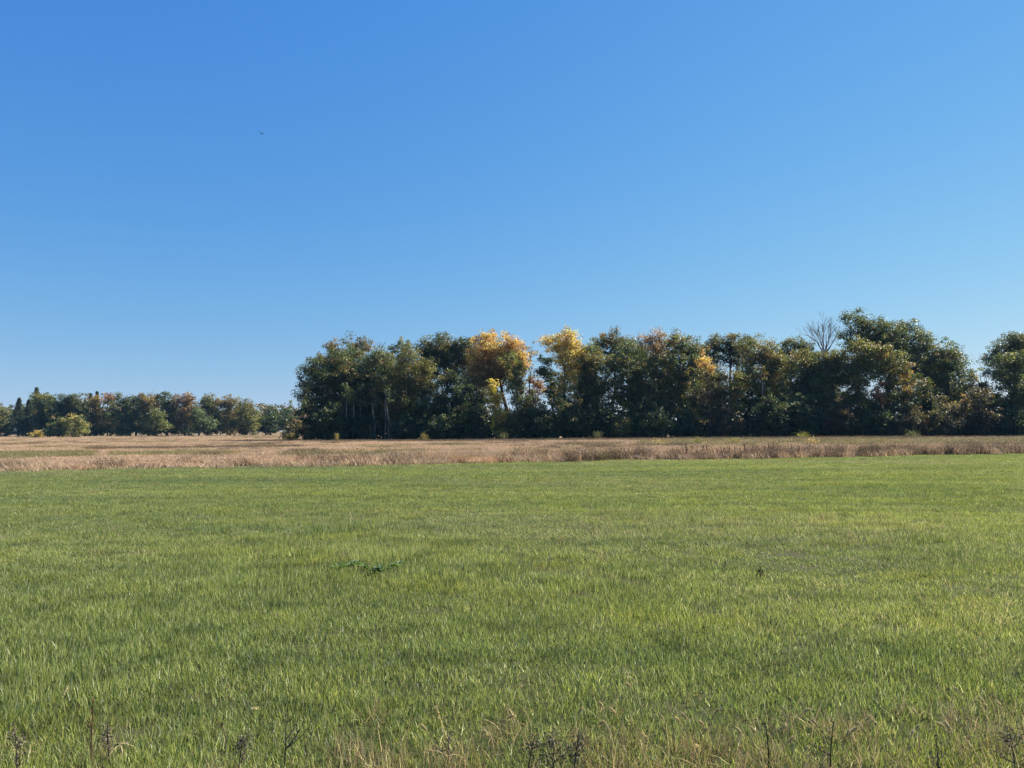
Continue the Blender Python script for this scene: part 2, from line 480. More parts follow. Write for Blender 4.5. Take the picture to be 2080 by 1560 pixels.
T('broadleaf_tree', 'narrow olive green tree in front of the golden tree', 104, 1050,
  [(1044, 742, 18, 32), (1050, 785, 20, 28), (1046, 812, 14, 16)], [((.08, .10, .036), 3), ((.11, .115, .04), 2)], lai=3.0, trunk_r=.14, bark=M_GREY)
T('sapling', 'small bright yellow sapling under the golden tree', 100.2, 1006,
  [(997, 788, 13, 20), (1005, 813, 14, 18), (1015, 838, 12, 18), (1010, 864, 13, 18)], [((.44, .34, .06), 3), ((.38, .29, .06), 2), ((.20, .18, .05), 1)], lai=3.0, clump=.5, per=35, trunk_r=.08)
T('broadleaf_tree', 'mixed olive brown bushy tree filling the gap floor', 103.5, 1078,
  [(1076, 822, 20, 28), (1092, 852, 24, 32), (1060, 855, 20, 32)], OLIVE, lai=3.0, trunk_r=.12)
T('broadleaf_tree', 'thin half bare yellowish tree at the sky gap', 112, 1076,
  [(1080, 712, 11, 18), (1072, 742, 12, 15), (1082, 765, 10, 10)], [((.14, .12, .05), 2), ((.10, .09, .05), 2)], lai=1.1, clump=.5, per=25, trunk_r=.14)
T('broadleaf_tree', 'orange-leaved small tree low in the sky gap', 114, 1090,
  [(1087, 772, 18, 13), (1096, 796, 18, 15), (1076, 802, 13, 14)], RUST, lai=2.2, clump=.55, trunk_r=.12)
T('broadleaf_tree', 'dark vine-covered leaning tree beside the tall yellow tree', 108, 1132,
  [(1112, 735, 12, 8), (1099, 727, 8, 7), (1103, 753, 15, 7), (1120, 772, 15, 22), (1130, 800, 16, 20)], DARKG, lai=4.0, clump=.5, trunk_r=.2, lean=-.5)
T('cottonwood_tree', 'tall airy yellow tree with upswept branches', 104, 1148,
  [(1122, 697, 20, 20), (1152, 690, 22, 25), (1171, 712, 14, 20), (1140, 726, 20, 22), (1157, 747, 20, 18), (1150, 778, 22, 22), (1140, 808, 20, 20)], YELL,
  lai=3.5, clump=.58, per=44, trunk_r=.26, fork=.4, leaf=.23)
T('broadleaf_tree', 'dense green tree right of the tall yellow tree', 105, 1205,
  [(1203, 732, 28, 33), (1192, 780, 27, 38), (1226, 772, 34, 38), (1200, 835, 40, 46), (1182, 735, 15, 24)], GREEN + [((.15, .13, .045), .8)], lai=3.6)
T('oak_tree', 'domed oak with reddish crown top behind dense green tree', 113, 1245,
  [(1240, 686, 23, 20), (1214, 700, 17, 19), (1274, 703, 21, 17), (1245, 722, 40, 28), (1292, 716, 20, 20)], OAK, top_pal=[((.22, .13, .05), 2), ((.12, .10, .04), 2)], split_px=(700, 668), trunk_r=.28)
T('broadleaf_tree', 'thin pinkish brown tree right of the reddish oak', 114, 1328,
  [(1316, 696, 20, 17), (1340, 690, 17, 17), (1325, 722, 28, 24), (1347, 712, 18, 22)], PINKB, lai=2.6, clump=.6, per=40)
T('broadleaf_tree', 'green tree with yellowing patches below the pinkish tree', 105.5, 1290,
  [(1285, 735, 27, 34), (1312, 780, 34, 40), (1272, 800, 34, 42), (1300, 850, 40, 38), (1255, 752, 24, 34), (1335, 750, 20, 30)], GREEN + [((.22, .20, .05), .5)], lai=3.5)
T('broadleaf_tree', 'tall rounded green tree at the middle of the wood', 107, 1380,
  [(1370, 700, 27, 27), (1401, 707, 21, 25), (1385, 746, 36, 38), (1358, 790, 34, 40), (1402, 810, 36, 40), (1380, 850, 42, 36), (1422, 725, 18, 26)], [((.070, .090, .036), 3), ((.055, .076, .030), 3), ((.11, .105, .04), 1.6), ((.17, .13, .045), .7)], lai=3.4)
T('sapling', 'slim bright orange tree right of the middle green tree', 103, 1440,
  [(1430, 733, 11, 17), (1441, 748, 8, 11)], GOLD, lai=2.6, clump=.45, per=35, trunk_r=.1)
T('oak_tree', 'flat-topped dark oak behind the slim orange tree', 112, 1485,
  [(1455, 700, 25, 18), (1490, 696, 28, 17), (1520, 702, 21, 18), (1485, 725, 44, 24), (1440, 716, 16, 18)], OAK, trunk_r=.28)
T('broadleaf_tree', 'olive tree turning brown on its right side', 106, 1540,
  [(1532, 715, 30, 28), (1560, 722, 24, 30), (1570, 762, 18, 34), (1530, 762, 32, 28), (1555, 800, 24, 24), (1583, 735, 16, 26)], OLIVE + [((.19, .145, .045), .7)], lai=3.2)
T('sapling', 'yellow-green leafy young tree beneath the dark oak', 102.5, 1497,
  [(1497, 775, 15, 20), (1490, 803, 16, 20), (1500, 828, 14, 16)], YGRN, lai=2.8, clump=.55, trunk_r=.09)
T('broadleaf_tree', 'thin brown-leaved tree below the slim orange tree', 104.5, 1458,
  [(1458, 780, 25, 36), (1448, 830, 28, 42), (1475, 850, 24, 34)], BROWN, lai=2.6, clump=.6, bark=M_GREY)
T('poplar_tree', 'sparse grey-green poplar left of the bare fan tree', 112, 1602,
  [(1600, 706, 17, 22), (1620, 697, 16, 18), (1590, 742, 17, 28), (1615, 742, 20, 28), (1637, 710, 15, 18)], GREYG, lai=2.5, clump=.55, per=40, bark=M_GREY)
T('broadleaf_tree', 'big dark green tree below the bare fan tree', 106, 1645,
  [(1640, 732, 28, 27), (1672, 737, 26, 25), (1620, 772, 29, 34), (1660, 782, 36, 34), (1640, 835, 48, 48), (1692, 728, 20, 22), (1703, 758, 20, 30)], GREEN + [((.12, .10, .042), .8)], top_pal=OLIVE, split_px=(750, 705), lai=3.6)  # upper leaves coloured olive to paint in the light on the crown
bare_tree('bare_tree', 'tall leafless tree fanning grey limbs beside the giant oak', 113, 1679, 632, (.62, .47, 7), 715, .24, M_GREY, 14, levels=5, group='bare trees of the main wood', fan=.36)
T('oak_tree', 'giant lobed oak, tallest tree of the wood', 111, 1800,
  [(1738, 656, 29, 25), (1772, 681, 38, 30), (1808, 672, 36, 31), (1850, 686, 34, 34), (1874, 706, 21, 24), (1724, 690, 21, 25), (1800, 722, 74, 44), (1862, 742, 38, 38)],
  [((.060, .080, .034), 3), ((.048, .068, .030), 3), ((.085, .090, .040), 1)], lai=3.0, trunk_r=.42)
T('broadleaf_tree', 'yellow-green topped tree under the giant oak, left side', 105, 1745,
  [(1745, 710, 31, 26), (1718, 742, 24, 30), (1770, 737, 34, 34), (1740, 787, 34, 34), (1728, 832, 36, 44)], [((.085, .105, .036), 3), ((.06, .085, .032), 3), ((.12, .115, .04), 1.5), ((.18, .14, .045), .5)])
T('broadleaf_tree', 'olive green tree under the giant oak, right side', 104.5, 1812,
  [(1797, 718, 27, 25), (1807, 757, 33, 34), (1850, 792, 34, 38), (1800, 825, 36, 42)], [((.085, .10, .036), 3), ((.06, .08, .032), 3), ((.12, .11, .04), 1.5), ((.17, .125, .045), .6)])
T('broadleaf_tree', 'rounded green tree right of the giant oak', 108, 1925,
  [(1920, 712, 27, 25), (1936, 737, 24, 30), (1925, 782, 31, 38), (1900, 752, 27, 34), (1938, 835, 32, 42)], [((.065, .090, .038), 3), ((.05, .072, .030), 3), ((.10, .10, .04), 1.2), ((.15, .125, .045), .5)], lai=3.3)
T('sapling', 'rust orange young tree among greens below the giant oak', 102.5, 1783,
  [(1789, 780, 12, 12), (1778, 797, 13, 11), (1785, 815, 10, 12)], RUST, lai=2.0, clump=.5, per=35, trunk_r=.09)
T('sapling', 'gold-leaved young tree below right of the giant oak', 102.5, 1842,
  [(1843, 750, 11, 14), (1838, 768, 10, 10), (1842, 790, 9, 12)], [((.19, .14, .045), 2), ((.13, .12, .04), 2)], lai=2.2, clump=.5, per=35, trunk_r=.09)
T('sapling', 'short golden tree low at the right-hand notch', 102, 1953, [(1951, 826, 13, 15), (1962, 808, 9, 9)], [((.20, .135, .045), 2), ((.13, .115, .04), 2)], lai=2.2, clump=.5, per=35, trunk_r=.08)
T('broadleaf_tree', 'low pale green tree in the notch before the right edge', 107, 1985,
  [(1976, 762, 13, 19), (1995, 793, 24, 24), (1975, 822, 25, 32), (2010, 835, 24, 34)], [((.10, .12, .045), 3), ((.075, .095, .04), 3), ((.15, .14, .05), 1)], lai=2.7, clump=.6)
T('oak_tree', 'dark oak cut by the right edge of the picture', 112, 2062,
  [(2046, 702, 29, 25), (2082, 702, 34, 27), (2020, 722, 17, 21), (2056, 742, 40, 34), (2012, 762, 15, 13), (2112, 722, 34, 38)], OAK, lai=3.4, trunk_r=.3)
T('broadleaf_tree', 'green tree in front of the right edge oak', 105, 2072,
  [(2048, 742, 19, 27), (2070, 732, 21, 20), (2060, 792, 34, 38), (2100, 785, 34, 40), (2080, 840, 44, 42)], GREEN + [((.2, .19, .05), .3)], lai=3.4)
for lab, bx, d, top, fk, sd in (('faint bare twigs above the olive tree', 1556, 113, 668, 720, 21), ('bare reddish twigs beside the reddish oak', 1298, 113.5, 664, 715, 22),
                                ('dead stick-like tree left of the right edge oak', 2004, 111, 700, 775, 23), ('fine bare twigs over the golden tree left shoulder', 968, 113.5, 668, 710, 24)):
    bare_tree('bare_tree', lab, d, bx, top, (.35, .5, 4), fk, .08, M_GREY, sd, levels=3, group='bare trees of the main wood', fan=.3)

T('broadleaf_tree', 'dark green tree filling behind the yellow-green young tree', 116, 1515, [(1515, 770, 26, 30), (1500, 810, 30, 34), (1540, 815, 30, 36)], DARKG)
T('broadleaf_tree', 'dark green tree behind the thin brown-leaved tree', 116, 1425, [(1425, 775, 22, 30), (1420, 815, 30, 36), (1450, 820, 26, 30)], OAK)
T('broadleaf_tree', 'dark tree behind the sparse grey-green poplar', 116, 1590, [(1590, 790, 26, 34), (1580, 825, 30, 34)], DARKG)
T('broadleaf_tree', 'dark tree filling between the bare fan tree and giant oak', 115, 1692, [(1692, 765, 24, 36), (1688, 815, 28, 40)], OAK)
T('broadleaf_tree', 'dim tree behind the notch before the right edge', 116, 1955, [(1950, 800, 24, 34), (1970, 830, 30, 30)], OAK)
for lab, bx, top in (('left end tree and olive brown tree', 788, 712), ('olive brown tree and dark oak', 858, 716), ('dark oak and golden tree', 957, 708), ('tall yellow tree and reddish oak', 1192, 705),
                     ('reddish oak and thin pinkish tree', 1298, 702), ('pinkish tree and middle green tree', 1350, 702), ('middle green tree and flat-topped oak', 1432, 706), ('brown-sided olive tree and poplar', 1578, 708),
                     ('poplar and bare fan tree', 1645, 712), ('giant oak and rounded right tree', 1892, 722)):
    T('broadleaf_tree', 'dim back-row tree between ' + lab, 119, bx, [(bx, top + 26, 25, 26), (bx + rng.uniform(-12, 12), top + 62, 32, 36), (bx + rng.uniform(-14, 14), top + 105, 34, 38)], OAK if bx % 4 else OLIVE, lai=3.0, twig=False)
# slender pale trunks
for lab, bx, d, top, rr in (('leftmost slender pale trunk under the left end tree', 704, 103.2, 800, .075), ('second slender pale trunk under the left end tree', 716, 103.0, 815, .06),
                            ('third slender pale trunk under the left end tree', 733, 103.4, 820, .06), ('fourth slender pale trunk under the left end tree', 762, 102.6, 815, .08),
                            ('fifth slender pale trunk, below the olive brown tree', 781, 102.8, 790, .06), ('rightmost slender pale trunk of the left cluster', 792, 102.2, 810, .075),
                            ('tall thin pale trunk right of the golden tree trunk', 1050, 102.4, 775, .08), ('thin whitish trunk beside the tall pale one', 1057, 102.9, 790, .05),
                            ('pale straight trunk in front of the brown-leaved tree', 1473, 102.6, 775, .06), ('pale straight trunk under the olive brown-sided tree', 1546, 102.8, 760, .06)):
    T('slender_tree', lab, d, bx, [(bx + 2, top, 9, 11), (bx - 3, top - 14, 8, 9)], OLIVE if bx > 900 else GREEN, lai=2.2, clump=.5, per=30, trunk_r=rr, bark=M_PALE, fork=.75, lean=rng.normal() * .35, group='slender pale trunks')

# shrubs along the foot of the wood
SHR = 'shrubs along the foot of the wood'
for lab, bx, cy, rx, ry, d, pal, lai in (
    ('brushy pinkish olive shrub at the wood\'s left foot', 606, 868, 22, 24, 101, [((.12, .11, .055), 3), ((.15, .115, .075), 2), ((.08, .09, .04), 1)], 2.4),
    ('low tan brush just left of the wood', 588, 884, 16, 11, 99, [((.15, .12, .07), 2), ((.11, .11, .05), 2)], 2.4),
    ('tall thin olive shrub against the left end tree', 625, 835, 15, 36, 103, [((.085, .095, .04), 3), ((.06, .075, .034), 2)], 2.4),
    ('dark shrub below the left end tree', 668, 866, 34, 28, 101.5, DARKG, 3.4),
    ('dark shrub among the slender pale trunks', 742, 874, 30, 20, 103.5, DARKG, 3.0),
    ('dark shrub below the olive brown tree', 822, 868, 34, 26, 102, DARKG, 3.4),
    ('dark shrub at the foot of the very dark tree', 890, 866, 34, 28, 101.5, DARKG, 3.4),
    ('dark shrub under the dull green tree', 955, 866, 32, 28, 101.5, DARKG + [((.12, .10, .04), .5)], 3.2),
    ('olive speckled shrub under the golden tree', 1030, 868, 30, 24, 101.5, OLIVE, 2.8),
    ('rounded dark green shrub left of the tall yellow tree foot', 1105, 850, 32, 40, 101, DARKG, 3.4),
    ('rounded dull green shrub at the tall yellow tree foot', 1150, 835, 30, 42, 101.8, [((.05, .07, .03), 3), ((.085, .085, .034), 1)], 3.4),
    ('dark shrub under the dense green tree', 1220, 862, 36, 30, 101.5, DARKG, 3.4),
    ('olive tinted shrub under the reddish oak', 1262, 868, 20, 26, 100.8, OLIVE, 2.6),
    ('dark shrub under the yellow-patched green tree', 1320, 862, 38, 30, 101.5, DARKG, 3.4),
    ('dark shrub under the middle green tree', 1400, 862, 38, 30, 101.5, DARKG, 3.4),
    ('brown thin shrub below the yellow-green young tree', 1482, 850, 30, 38, 101.5, BROWN, 2.4),
    ('dark bushy shrub under the olive brown-sided tree', 1560, 850, 38, 38, 101.2, DARKG, 3.4),
    ('dark shrub under the sparse grey-green poplar', 1625, 856, 36, 34, 101.4, DARKG, 3.4),
    ('reddish brown dark shrub left of the giant oak foot', 1702, 858, 36, 30, 101.4, [((.055, .055, .03), 3), ((.08, .06, .035), 2)], 3.0),
    ('dark shrub at the giant oak foot', 1780, 856, 38, 32, 101.4, DARKG, 3.4),
    ('brownish dark shrub right of the giant oak foot', 1850, 856, 36, 32, 101.4, [((.05, .055, .028), 3), ((.085, .065, .035), 2)], 3.2),
    ('greyish tan shrub below the rounded right tree', 1918, 850, 28, 36, 101, [((.075, .074, .046), 3), ((.056, .062, .036), 2)], 2.6),
    ('brown leaved shrub in the right-hand notch', 1990, 852, 36, 34, 101.2, [((.062, .054, .032), 3), ((.05, .052, .03), 2)], 2.8),
    ('dark shrub at the right edge of the wood', 2062, 858, 38, 32, 101.4, DARKG, 3.4)):
    k_ = rng.uniform(.75, 1.45) if ry > 18 else 1.0; cy, ry = cy + ry - ry * k_, ry * k_
    grow_tree('shrub', lab, d, bx, [(bx, cy, rx, ry), (bx - rx * .5, cy + ry * .4, rx * .6, ry * .6), (bx + rx * .5, cy + ry * .4, rx * .6, ry * .6)], pal, lai=lai, leaf=.24, clump=.5, per=45,
              trunk_r=.06, group=SHR, cat='shrub', fork=.3, trunk_part='stem')

# brush inside the wood, one uncountable mass
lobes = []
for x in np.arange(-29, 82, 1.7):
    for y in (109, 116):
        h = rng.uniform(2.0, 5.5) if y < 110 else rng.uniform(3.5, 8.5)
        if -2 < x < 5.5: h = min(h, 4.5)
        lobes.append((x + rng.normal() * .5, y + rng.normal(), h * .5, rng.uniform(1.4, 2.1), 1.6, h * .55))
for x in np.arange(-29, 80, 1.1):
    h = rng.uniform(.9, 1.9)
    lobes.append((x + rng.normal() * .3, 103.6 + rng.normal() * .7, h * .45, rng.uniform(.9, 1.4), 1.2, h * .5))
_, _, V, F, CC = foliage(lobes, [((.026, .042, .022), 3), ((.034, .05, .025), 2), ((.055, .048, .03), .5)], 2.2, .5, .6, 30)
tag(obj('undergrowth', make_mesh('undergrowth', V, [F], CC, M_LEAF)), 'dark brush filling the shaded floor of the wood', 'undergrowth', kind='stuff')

# ------------------------------------------------------------------ the far copse on the left
FAR = 'trees of the far copse'
def FT(name, label, d, bx, lobes, pal, **k):
    k = dict(dict(lai=3.4, leaf=.45, clump=.95, per=45, trunk_r=.25, group=FAR), **k)
    lobes = [(a, b, c * 1.12, e * 1.04) for a, b, c, e in lobes]
    return grow_tree(name, label, d, bx, lobes, pal, **k)
def conifer(label, d, bx, top, base, half):
    """a spruce: whorls of drooping boughs round a straight trunk"""
    s_ = d / FPX; H = P(bx, top, d)[2]; R_ = half * s_
    root = empty('spruce_tree', (GX(bx, d), d, 0), label, 'tree', FAR)
    v1, q1 = tubes(np.array([[(0, 0, -.1), (0, 0, H * .5), (0, 0, H * .99)]]), np.array([[.3, .18, .02]]), 6)
    obj('trunk', make_mesh('trunk', v1, [q1], None, M_BARK, True), root)
    n = int(H * 60); z = rng.uniform(.06, 1, n) ** .85 * H; a = rng.uniform(0, 6.283, n)
    Lb = R_ * (1.03 - z / H) ** .95 * rng.uniform(.7, 1.15, n) + .04
    di = np.stack((np.cos(a), np.sin(a), np.zeros(n)), 1)
    k = np.repeat(np.arange(n), 9); t = rng.uniform(.15, 1, len(k))
    p = di[k] * (Lb[k] * t)[:, None] + np.array((0, 0, 1.)) * (z[k] - .28 * Lb[k] * t ** 1.5)[:, None] + rng.normal(size=(len(k), 3)) * .13
    p[:, 2] = np.maximum(p[:, 2], .3)
    col = pick([((.036, .056, .034), 3), ((.048, .066, .038), 2)], n)[k] * rng.uniform(.7, 1.3, (len(k), 1))
    V, F, CC = leaf_cards(p, unit(np.array((0, 0, .7)) + .6 * rng.normal(size=p.shape)), .36, .2, col)
    c = obj('crown', make_mesh('crown', V, [F], CC, M_LEAF), root); c['kind'] = 'stuff'
    return root
FT('broadleaf_tree', 'olive brown tree cut by the left edge of the picture', 225, -2, [(-2, 840, 14, 20), (-10, 860, 20, 22), (0, 870, 14, 12)], OLIVE)
conifer('left spruce of the dark spruce pair', 214, 38, 809, 884, 30)
conifer('right spruce of the dark spruce pair', 216, 58, 812, 884, 28)
conifer('highest pointed spruce tip, over the yellowish crown', 224, 73, 788, 884, 34)
conifer('broad-based spruce under the yellowish crown', 213, 82, 815, 884, 26)
FT('broadleaf_tree', 'yellowish green crown among the spruces', 221, 88, [(80, 806, 14, 9), (98, 808, 12, 9), (88, 822, 22, 14), (92, 850, 24, 24)], YGRN)
FT('broadleaf_tree', 'domed dark green tree right of the yellowish crown', 216, 122, [(118, 818, 22, 17), (136, 822, 14, 16), (122, 845, 28, 24), (122, 868, 30, 14)], DARKG + [((.07, .085, .035), 1)])
FT('broadleaf_tree', 'dark green tree left of the tall spire spruce', 216, 160, [(160, 816, 20, 16), (150, 840, 22, 22), (170, 845, 20, 24), (160, 868, 28, 14)], OAK)
conifer('tall spire spruce between the two orange crowns', 224, 196, 796, 884, 22)
conifer('short spruce tip left of the spire spruce', 225, 183, 800, 884, 22)
FT('broadleaf_tree', 'amber crowned tree left of the spire spruce', 219, 186, [(186, 814, 12, 12), (188, 830, 14, 12), (185, 852, 16, 18)], [((.20, .15, .05), 3), ((.12, .11, .045), 2)])
FT('broadleaf_tree', 'orange crowned tree right of the spire spruce', 219, 220, [(219, 812, 12, 10), (222, 832, 16, 16), (215, 856, 18, 22)], [((.08, .08, .04), 2), ((.11, .09, .045), 2)], top_pal=RUST, split_px=(835, 812))
FT('broadleaf_tree', 'dark green tree right of the orange crown', 216, 248, [(245, 815, 16, 15), (262, 820, 12, 15), (250, 845, 24, 24), (250, 868, 28, 14)], GREEN)
FT('broadleaf_tree', 'golden brown tree in the middle of the copse', 218, 303, [(300, 815, 18, 17), (315, 822, 14, 16), (300, 845, 20, 22), (310, 868, 24, 14)], [((.17, .13, .055), 3), ((.11, .10, .045), 2), ((.24, .16, .05), 1)])
FT('broadleaf_tree', 'grey-green tree left of the golden brown tree', 217, 278, [(276, 816, 14, 15), (280, 840, 16, 22), (280, 866, 22, 16)], GREYG)
FT('broadleaf_tree', 'small lit green tree before the golden brown tree', 207, 318, [(318, 840, 14, 13), (312, 855, 18, 16), (326, 862, 12, 12)], [((.10, .125, .05), 3), ((.07, .09, .04), 2)])
FT('broadleaf_tree', 'green crown right of the golden brown tree', 218, 338, [(334, 812, 14, 15), (345, 828, 14, 18), (338, 855, 22, 26)], GREEN)
FT('broadleaf_tree', 'russet brown tree right of the copse middle', 218, 376, [(370, 812, 16, 13), (384, 810, 10, 12), (376, 835, 22, 20), (376, 862, 26, 18)], [((.15, .10, .06), 3), ((.11, .09, .045), 2), ((.18, .13, .05), 1)])
FT('broadleaf_tree', 'blue-green low tree before the russet tree', 208, 404, [(402, 842, 14, 14), (396, 862, 16, 16), (416, 860, 16, 16)], [((.07, .10, .048), 3), ((.055, .08, .04), 2)])
FT('broadleaf_tree', 'olive tree right of the russet tree', 217, 424, [(420, 816, 17, 13), (432, 828, 16, 15), (424, 855, 22, 24)], OLIVE)
FT('broadleaf_tree', 'tan grey half bare tree near the copse right end', 219, 462, [(455, 812, 16, 14), (475, 818, 14, 14), (465, 840, 24, 20), (462, 864, 26, 16)], [((.13, .115, .07), 3), ((.10, .10, .055), 2), ((.15, .12, .06), 1)], lai=2.4)
FT('broadleaf_tree', 'olive green tree ending the far copse on the right', 216, 500, [(494, 830, 16, 15), (505, 850, 16, 18), (490, 864, 22, 16), (516, 868, 12, 12)], OLIVE)
for lab, bx, top, fk, sd in (('pale bare twigs over the golden brown tree', 306, 790, 830, 31), ('pale bare twigs right of the tan grey tree', 503, 808, 840, 32)):
    bare_tree('bare_tree', lab, 222, bx, top, (.5, .5, 5), fk, .14, M_GREY, sd, levels=3, group='bare trees of the far copse', fan=.35)
BSH = 'bushes before the far copse'
for lab, bx, lob, pal in (('small round golden bush before the far copse', 75, [(74, 881, 11, 8), (82, 884, 8, 7)], [((.36, .27, .08), 3), ((.28, .23, .08), 2)]),
                          ('left yellow-green bush of the pair', 122, [(116, 862, 15, 14), (130, 867, 11, 15), (106, 877, 12, 12), (124, 880, 15, 9)], [((.095, .12, .05), 3), ((.075, .10, .045), 3), ((.17, .145, .055), 1.2)]),
                          ('right yellow-green bush of the pair', 159, [(156, 853, 10, 11), (167, 860, 9, 14), (160, 875, 15, 13)], [((.14, .155, .055), 3), ((.10, .125, .048), 2), ((.20, .175, .06), 1)])):
    grow_tree('bush', lab, 178, bx, lob, pal, lai=3.4, leaf=.4, clump=.8, per=45, trunk_r=.09, group=BSH, cat='bush', fork=.3, trunk_part='stem')
lobes = []
for x in np.arange(-172, -52, 3.2):
    h = rng.uniform(5, 9.5)
    lobes.append((x + rng.normal(), 226 + rng.normal() * 1.5, h * .5, rng.uniform(2.4, 3.6), 3, h * .55))
_, _, V, F, CC = foliage(lobes, DARKG, 2.4, .75, 1.0, 30)
tag(obj('copse_undergrowth', make_mesh('copse_undergrowth', V, [F], CC, M_LEAF)), 'dark brush filling the floor of the far copse', 'undergrowth', kind='stuff')
lobes = []
for y, hh in ((400, 14.0), (412, 15.0), (425, 16.0)):
    for x in np.arange(-380, -15, 7.0):
        h = hh * rng.uniform(.88, 1.06)
        lobes.append((x + rng.normal() * 2, y + rng.normal() * 4, h * .52, rng.uniform(4.2, 6), 5, h * .5))
_, _, V, F, CC = foliage(lobes, [((.11, .105, .055), 3), ((.085, .095, .045), 3), ((.14, .12, .06), 1), ((.06, .075, .04), 1)], 2.1, 1.4, 1.7, 26)
tag(obj('distant_wood', make_mesh('distant_wood', V, [F], CC, M_LEAF)), 'far grey-olive wood along the horizon behind the copse', 'woodland', kind='stuff')

# ------------------------------------------------------------------ scattered grass (stuff): points + instancing nodes
LIB = bpy.data.collections.new('library')     # never linked to the scene
def blades(n, spread, h, w, cols, bend=.5, droop=.25, seg=2, lean=.12):
    """n curved tapering blades rooted inside a disc"""
    r = spread * np.sqrt(rng.uniform(0, 1, n)); a = rng.uniform(0, 6.283, n)
    p = np.stack((r * np.cos(a), r * np.sin(a), np.zeros(n)), 1)
    b = rng.uniform(0, 6.283, n); dr = np.stack((np.cos(b), np.sin(b), np.zeros(n)), 1)
    H = h * rng.uniform(.55, 1.2, n)[:, None]; Wd = w * rng.uniform(.7, 1.3, n)[:, None]
    fb = rng.uniform(.1, 1, n)[:, None] * bend
    yaw = rng.uniform(0, 3.1416, n); sd = np.stack((np.cos(yaw), np.sin(yaw), np.zeros(n)), 1)
    up = np.array((0, 0, 1.)); V = []
    ts = np.linspace(0, 1, seg + 1)
    for t in ts[:-1]:
        c = p + dr * H * (lean * t + fb * t * t) + up * H * (t - droop * fb * t * t)
        ww = Wd * (1 - .55 * t)
        V += [c - sd * ww / 2, c + sd * ww / 2]
    V.append(p + dr * H * (lean + fb) + up * H * (1 - droop * fb))
    V = np.stack(V, 1); K = V.shape[1]
    o = (np.arange(n) * K)[:, None]
    quads = np.concatenate([o + np.array((2 * s, 2 * s + 1, 2 * s + 3, 2 * s + 2)) for s in range(seg - 1)])
    tris = o + np.array((2 * seg - 2, 2 * seg - 1, 2 * seg))
    col = np.repeat((cols * rng.uniform(.6, 1.4, (n, 1)))[:, None], K, 1).reshape(-1, 3)
    return V.reshape(-1, 3), [quads, tris], col

def lib(name, mb, mat):
    o = bpy.data.objects.new(name, mb.mesh(name, mat)); LIB.objects.link(o); return o

def scatter(name, pts, rotz, scale, idx, variants, label, cat, tilt=None):
    """one stuff object: a point cloud mesh whose points carry the variants"""
    n = len(pts)
    me = bpy.data.meshes.new(name)
    me.vertices.add(n); me.vertices.foreach_set('co', np.asarray(pts, np.float32).ravel())
    rot = np.zeros((n, 3), np.float32); rot[:, 2] = rotz
    if tilt is not None: rot[:, :2] = tilt
    at = me.attributes.new('rot', 'FLOAT_VECTOR', 'POINT'); at.data.foreach_set('vector', rot.ravel())
    sv = np.asarray(scale, np.float32)
    if sv.ndim == 1: sv = np.repeat(sv[:, None], 3, 1)
    at = me.attributes.new('siz', 'FLOAT_VECTOR', 'POINT'); at.data.foreach_set('vector', sv.ravel())
    at = me.attributes.new('idx', 'INT', 'POINT'); at.data.foreach_set('value', np.asarray(idx, np.int32))
    o = obj(name, me)
    sub = bpy.data.collections.new(name + '_variants')
    for k, vv in enumerate(variants):
        vv.name = '%s_variant_%02d' % (name, k); sub.objects.link(vv)
    ng = bpy.data.node_groups.new(name, 'GeometryNodeTree')
    ng.interface.new_socket('Geometry', in_out='INPUT', socket_type='NodeSocketGeometry')
    ng.interface.new_socket('Geometry', in_out='OUTPUT', socket_type='NodeSocketGeometry')
    N, L = ng.nodes, ng.links
    gi, go = N.new('NodeGroupInput'), N.new('NodeGroupOutput')
    ci = N.new('GeometryNodeCollectionInfo'); ci.inputs[0].default_value = sub
    ci.inputs[1].default_value = True; ci.inputs[2].default_value = True
    ip = N.new('GeometryNodeInstanceOnPoints'); ip.inputs['Pick Instance'].default_value = True
    def na(nm, ty):
        x = N.new('GeometryNodeInputNamedAttribute'); x.data_type = ty; x.inputs[0].default_value = nm
        return x.outputs[0]
    L.new(gi.outputs[0], ip.inputs['Points']); L.new(ci.outputs[0], ip.inputs['Instance'])
    L.new(na('idx', 'INT'), ip.inputs['Instance Index'])
    L.new(na('rot', 'FLOAT_VECTOR'), ip.inputs['Rotation'])
    L.new(na('siz', 'FLOAT_VECTOR'), ip.inputs['Scale'])
    L.new(ip.outputs[0], go.inputs[0])
    md = o.modifiers.new('scatter', 'NODES'); md.node_group = ng
    return tag(o, label, cat, kind='stuff')

def smooth_noise(x, y, s, seed):
    rg = np.random.default_rng(seed)
    w = rg.normal(size=(6, 2)) * s; p = rg.uniform(0, 6.28, 6)
    return np.sin(np.stack((x, y), -1) @ w.T + p).sum(-1) / 6 ** .5

def ring_points(y0, y1, dens, half=0.80, extra=3.0):
    """random points in a wedge of ground ahead of the camera, a little wider than the view"""
    n = int(dens * ((y1 - y0) * (half * (y0 + y1) + 2 * extra)))
    y = np.sqrt(rng.uniform(y0 ** 2, y1 ** 2, n)) if y0 > 0 else rng.uniform(y0, y1, n)
    x = rng.uniform(-1, 1, n) * (half * y + extra)
    return np.stack((x, y, np.zeros(n)), 1)

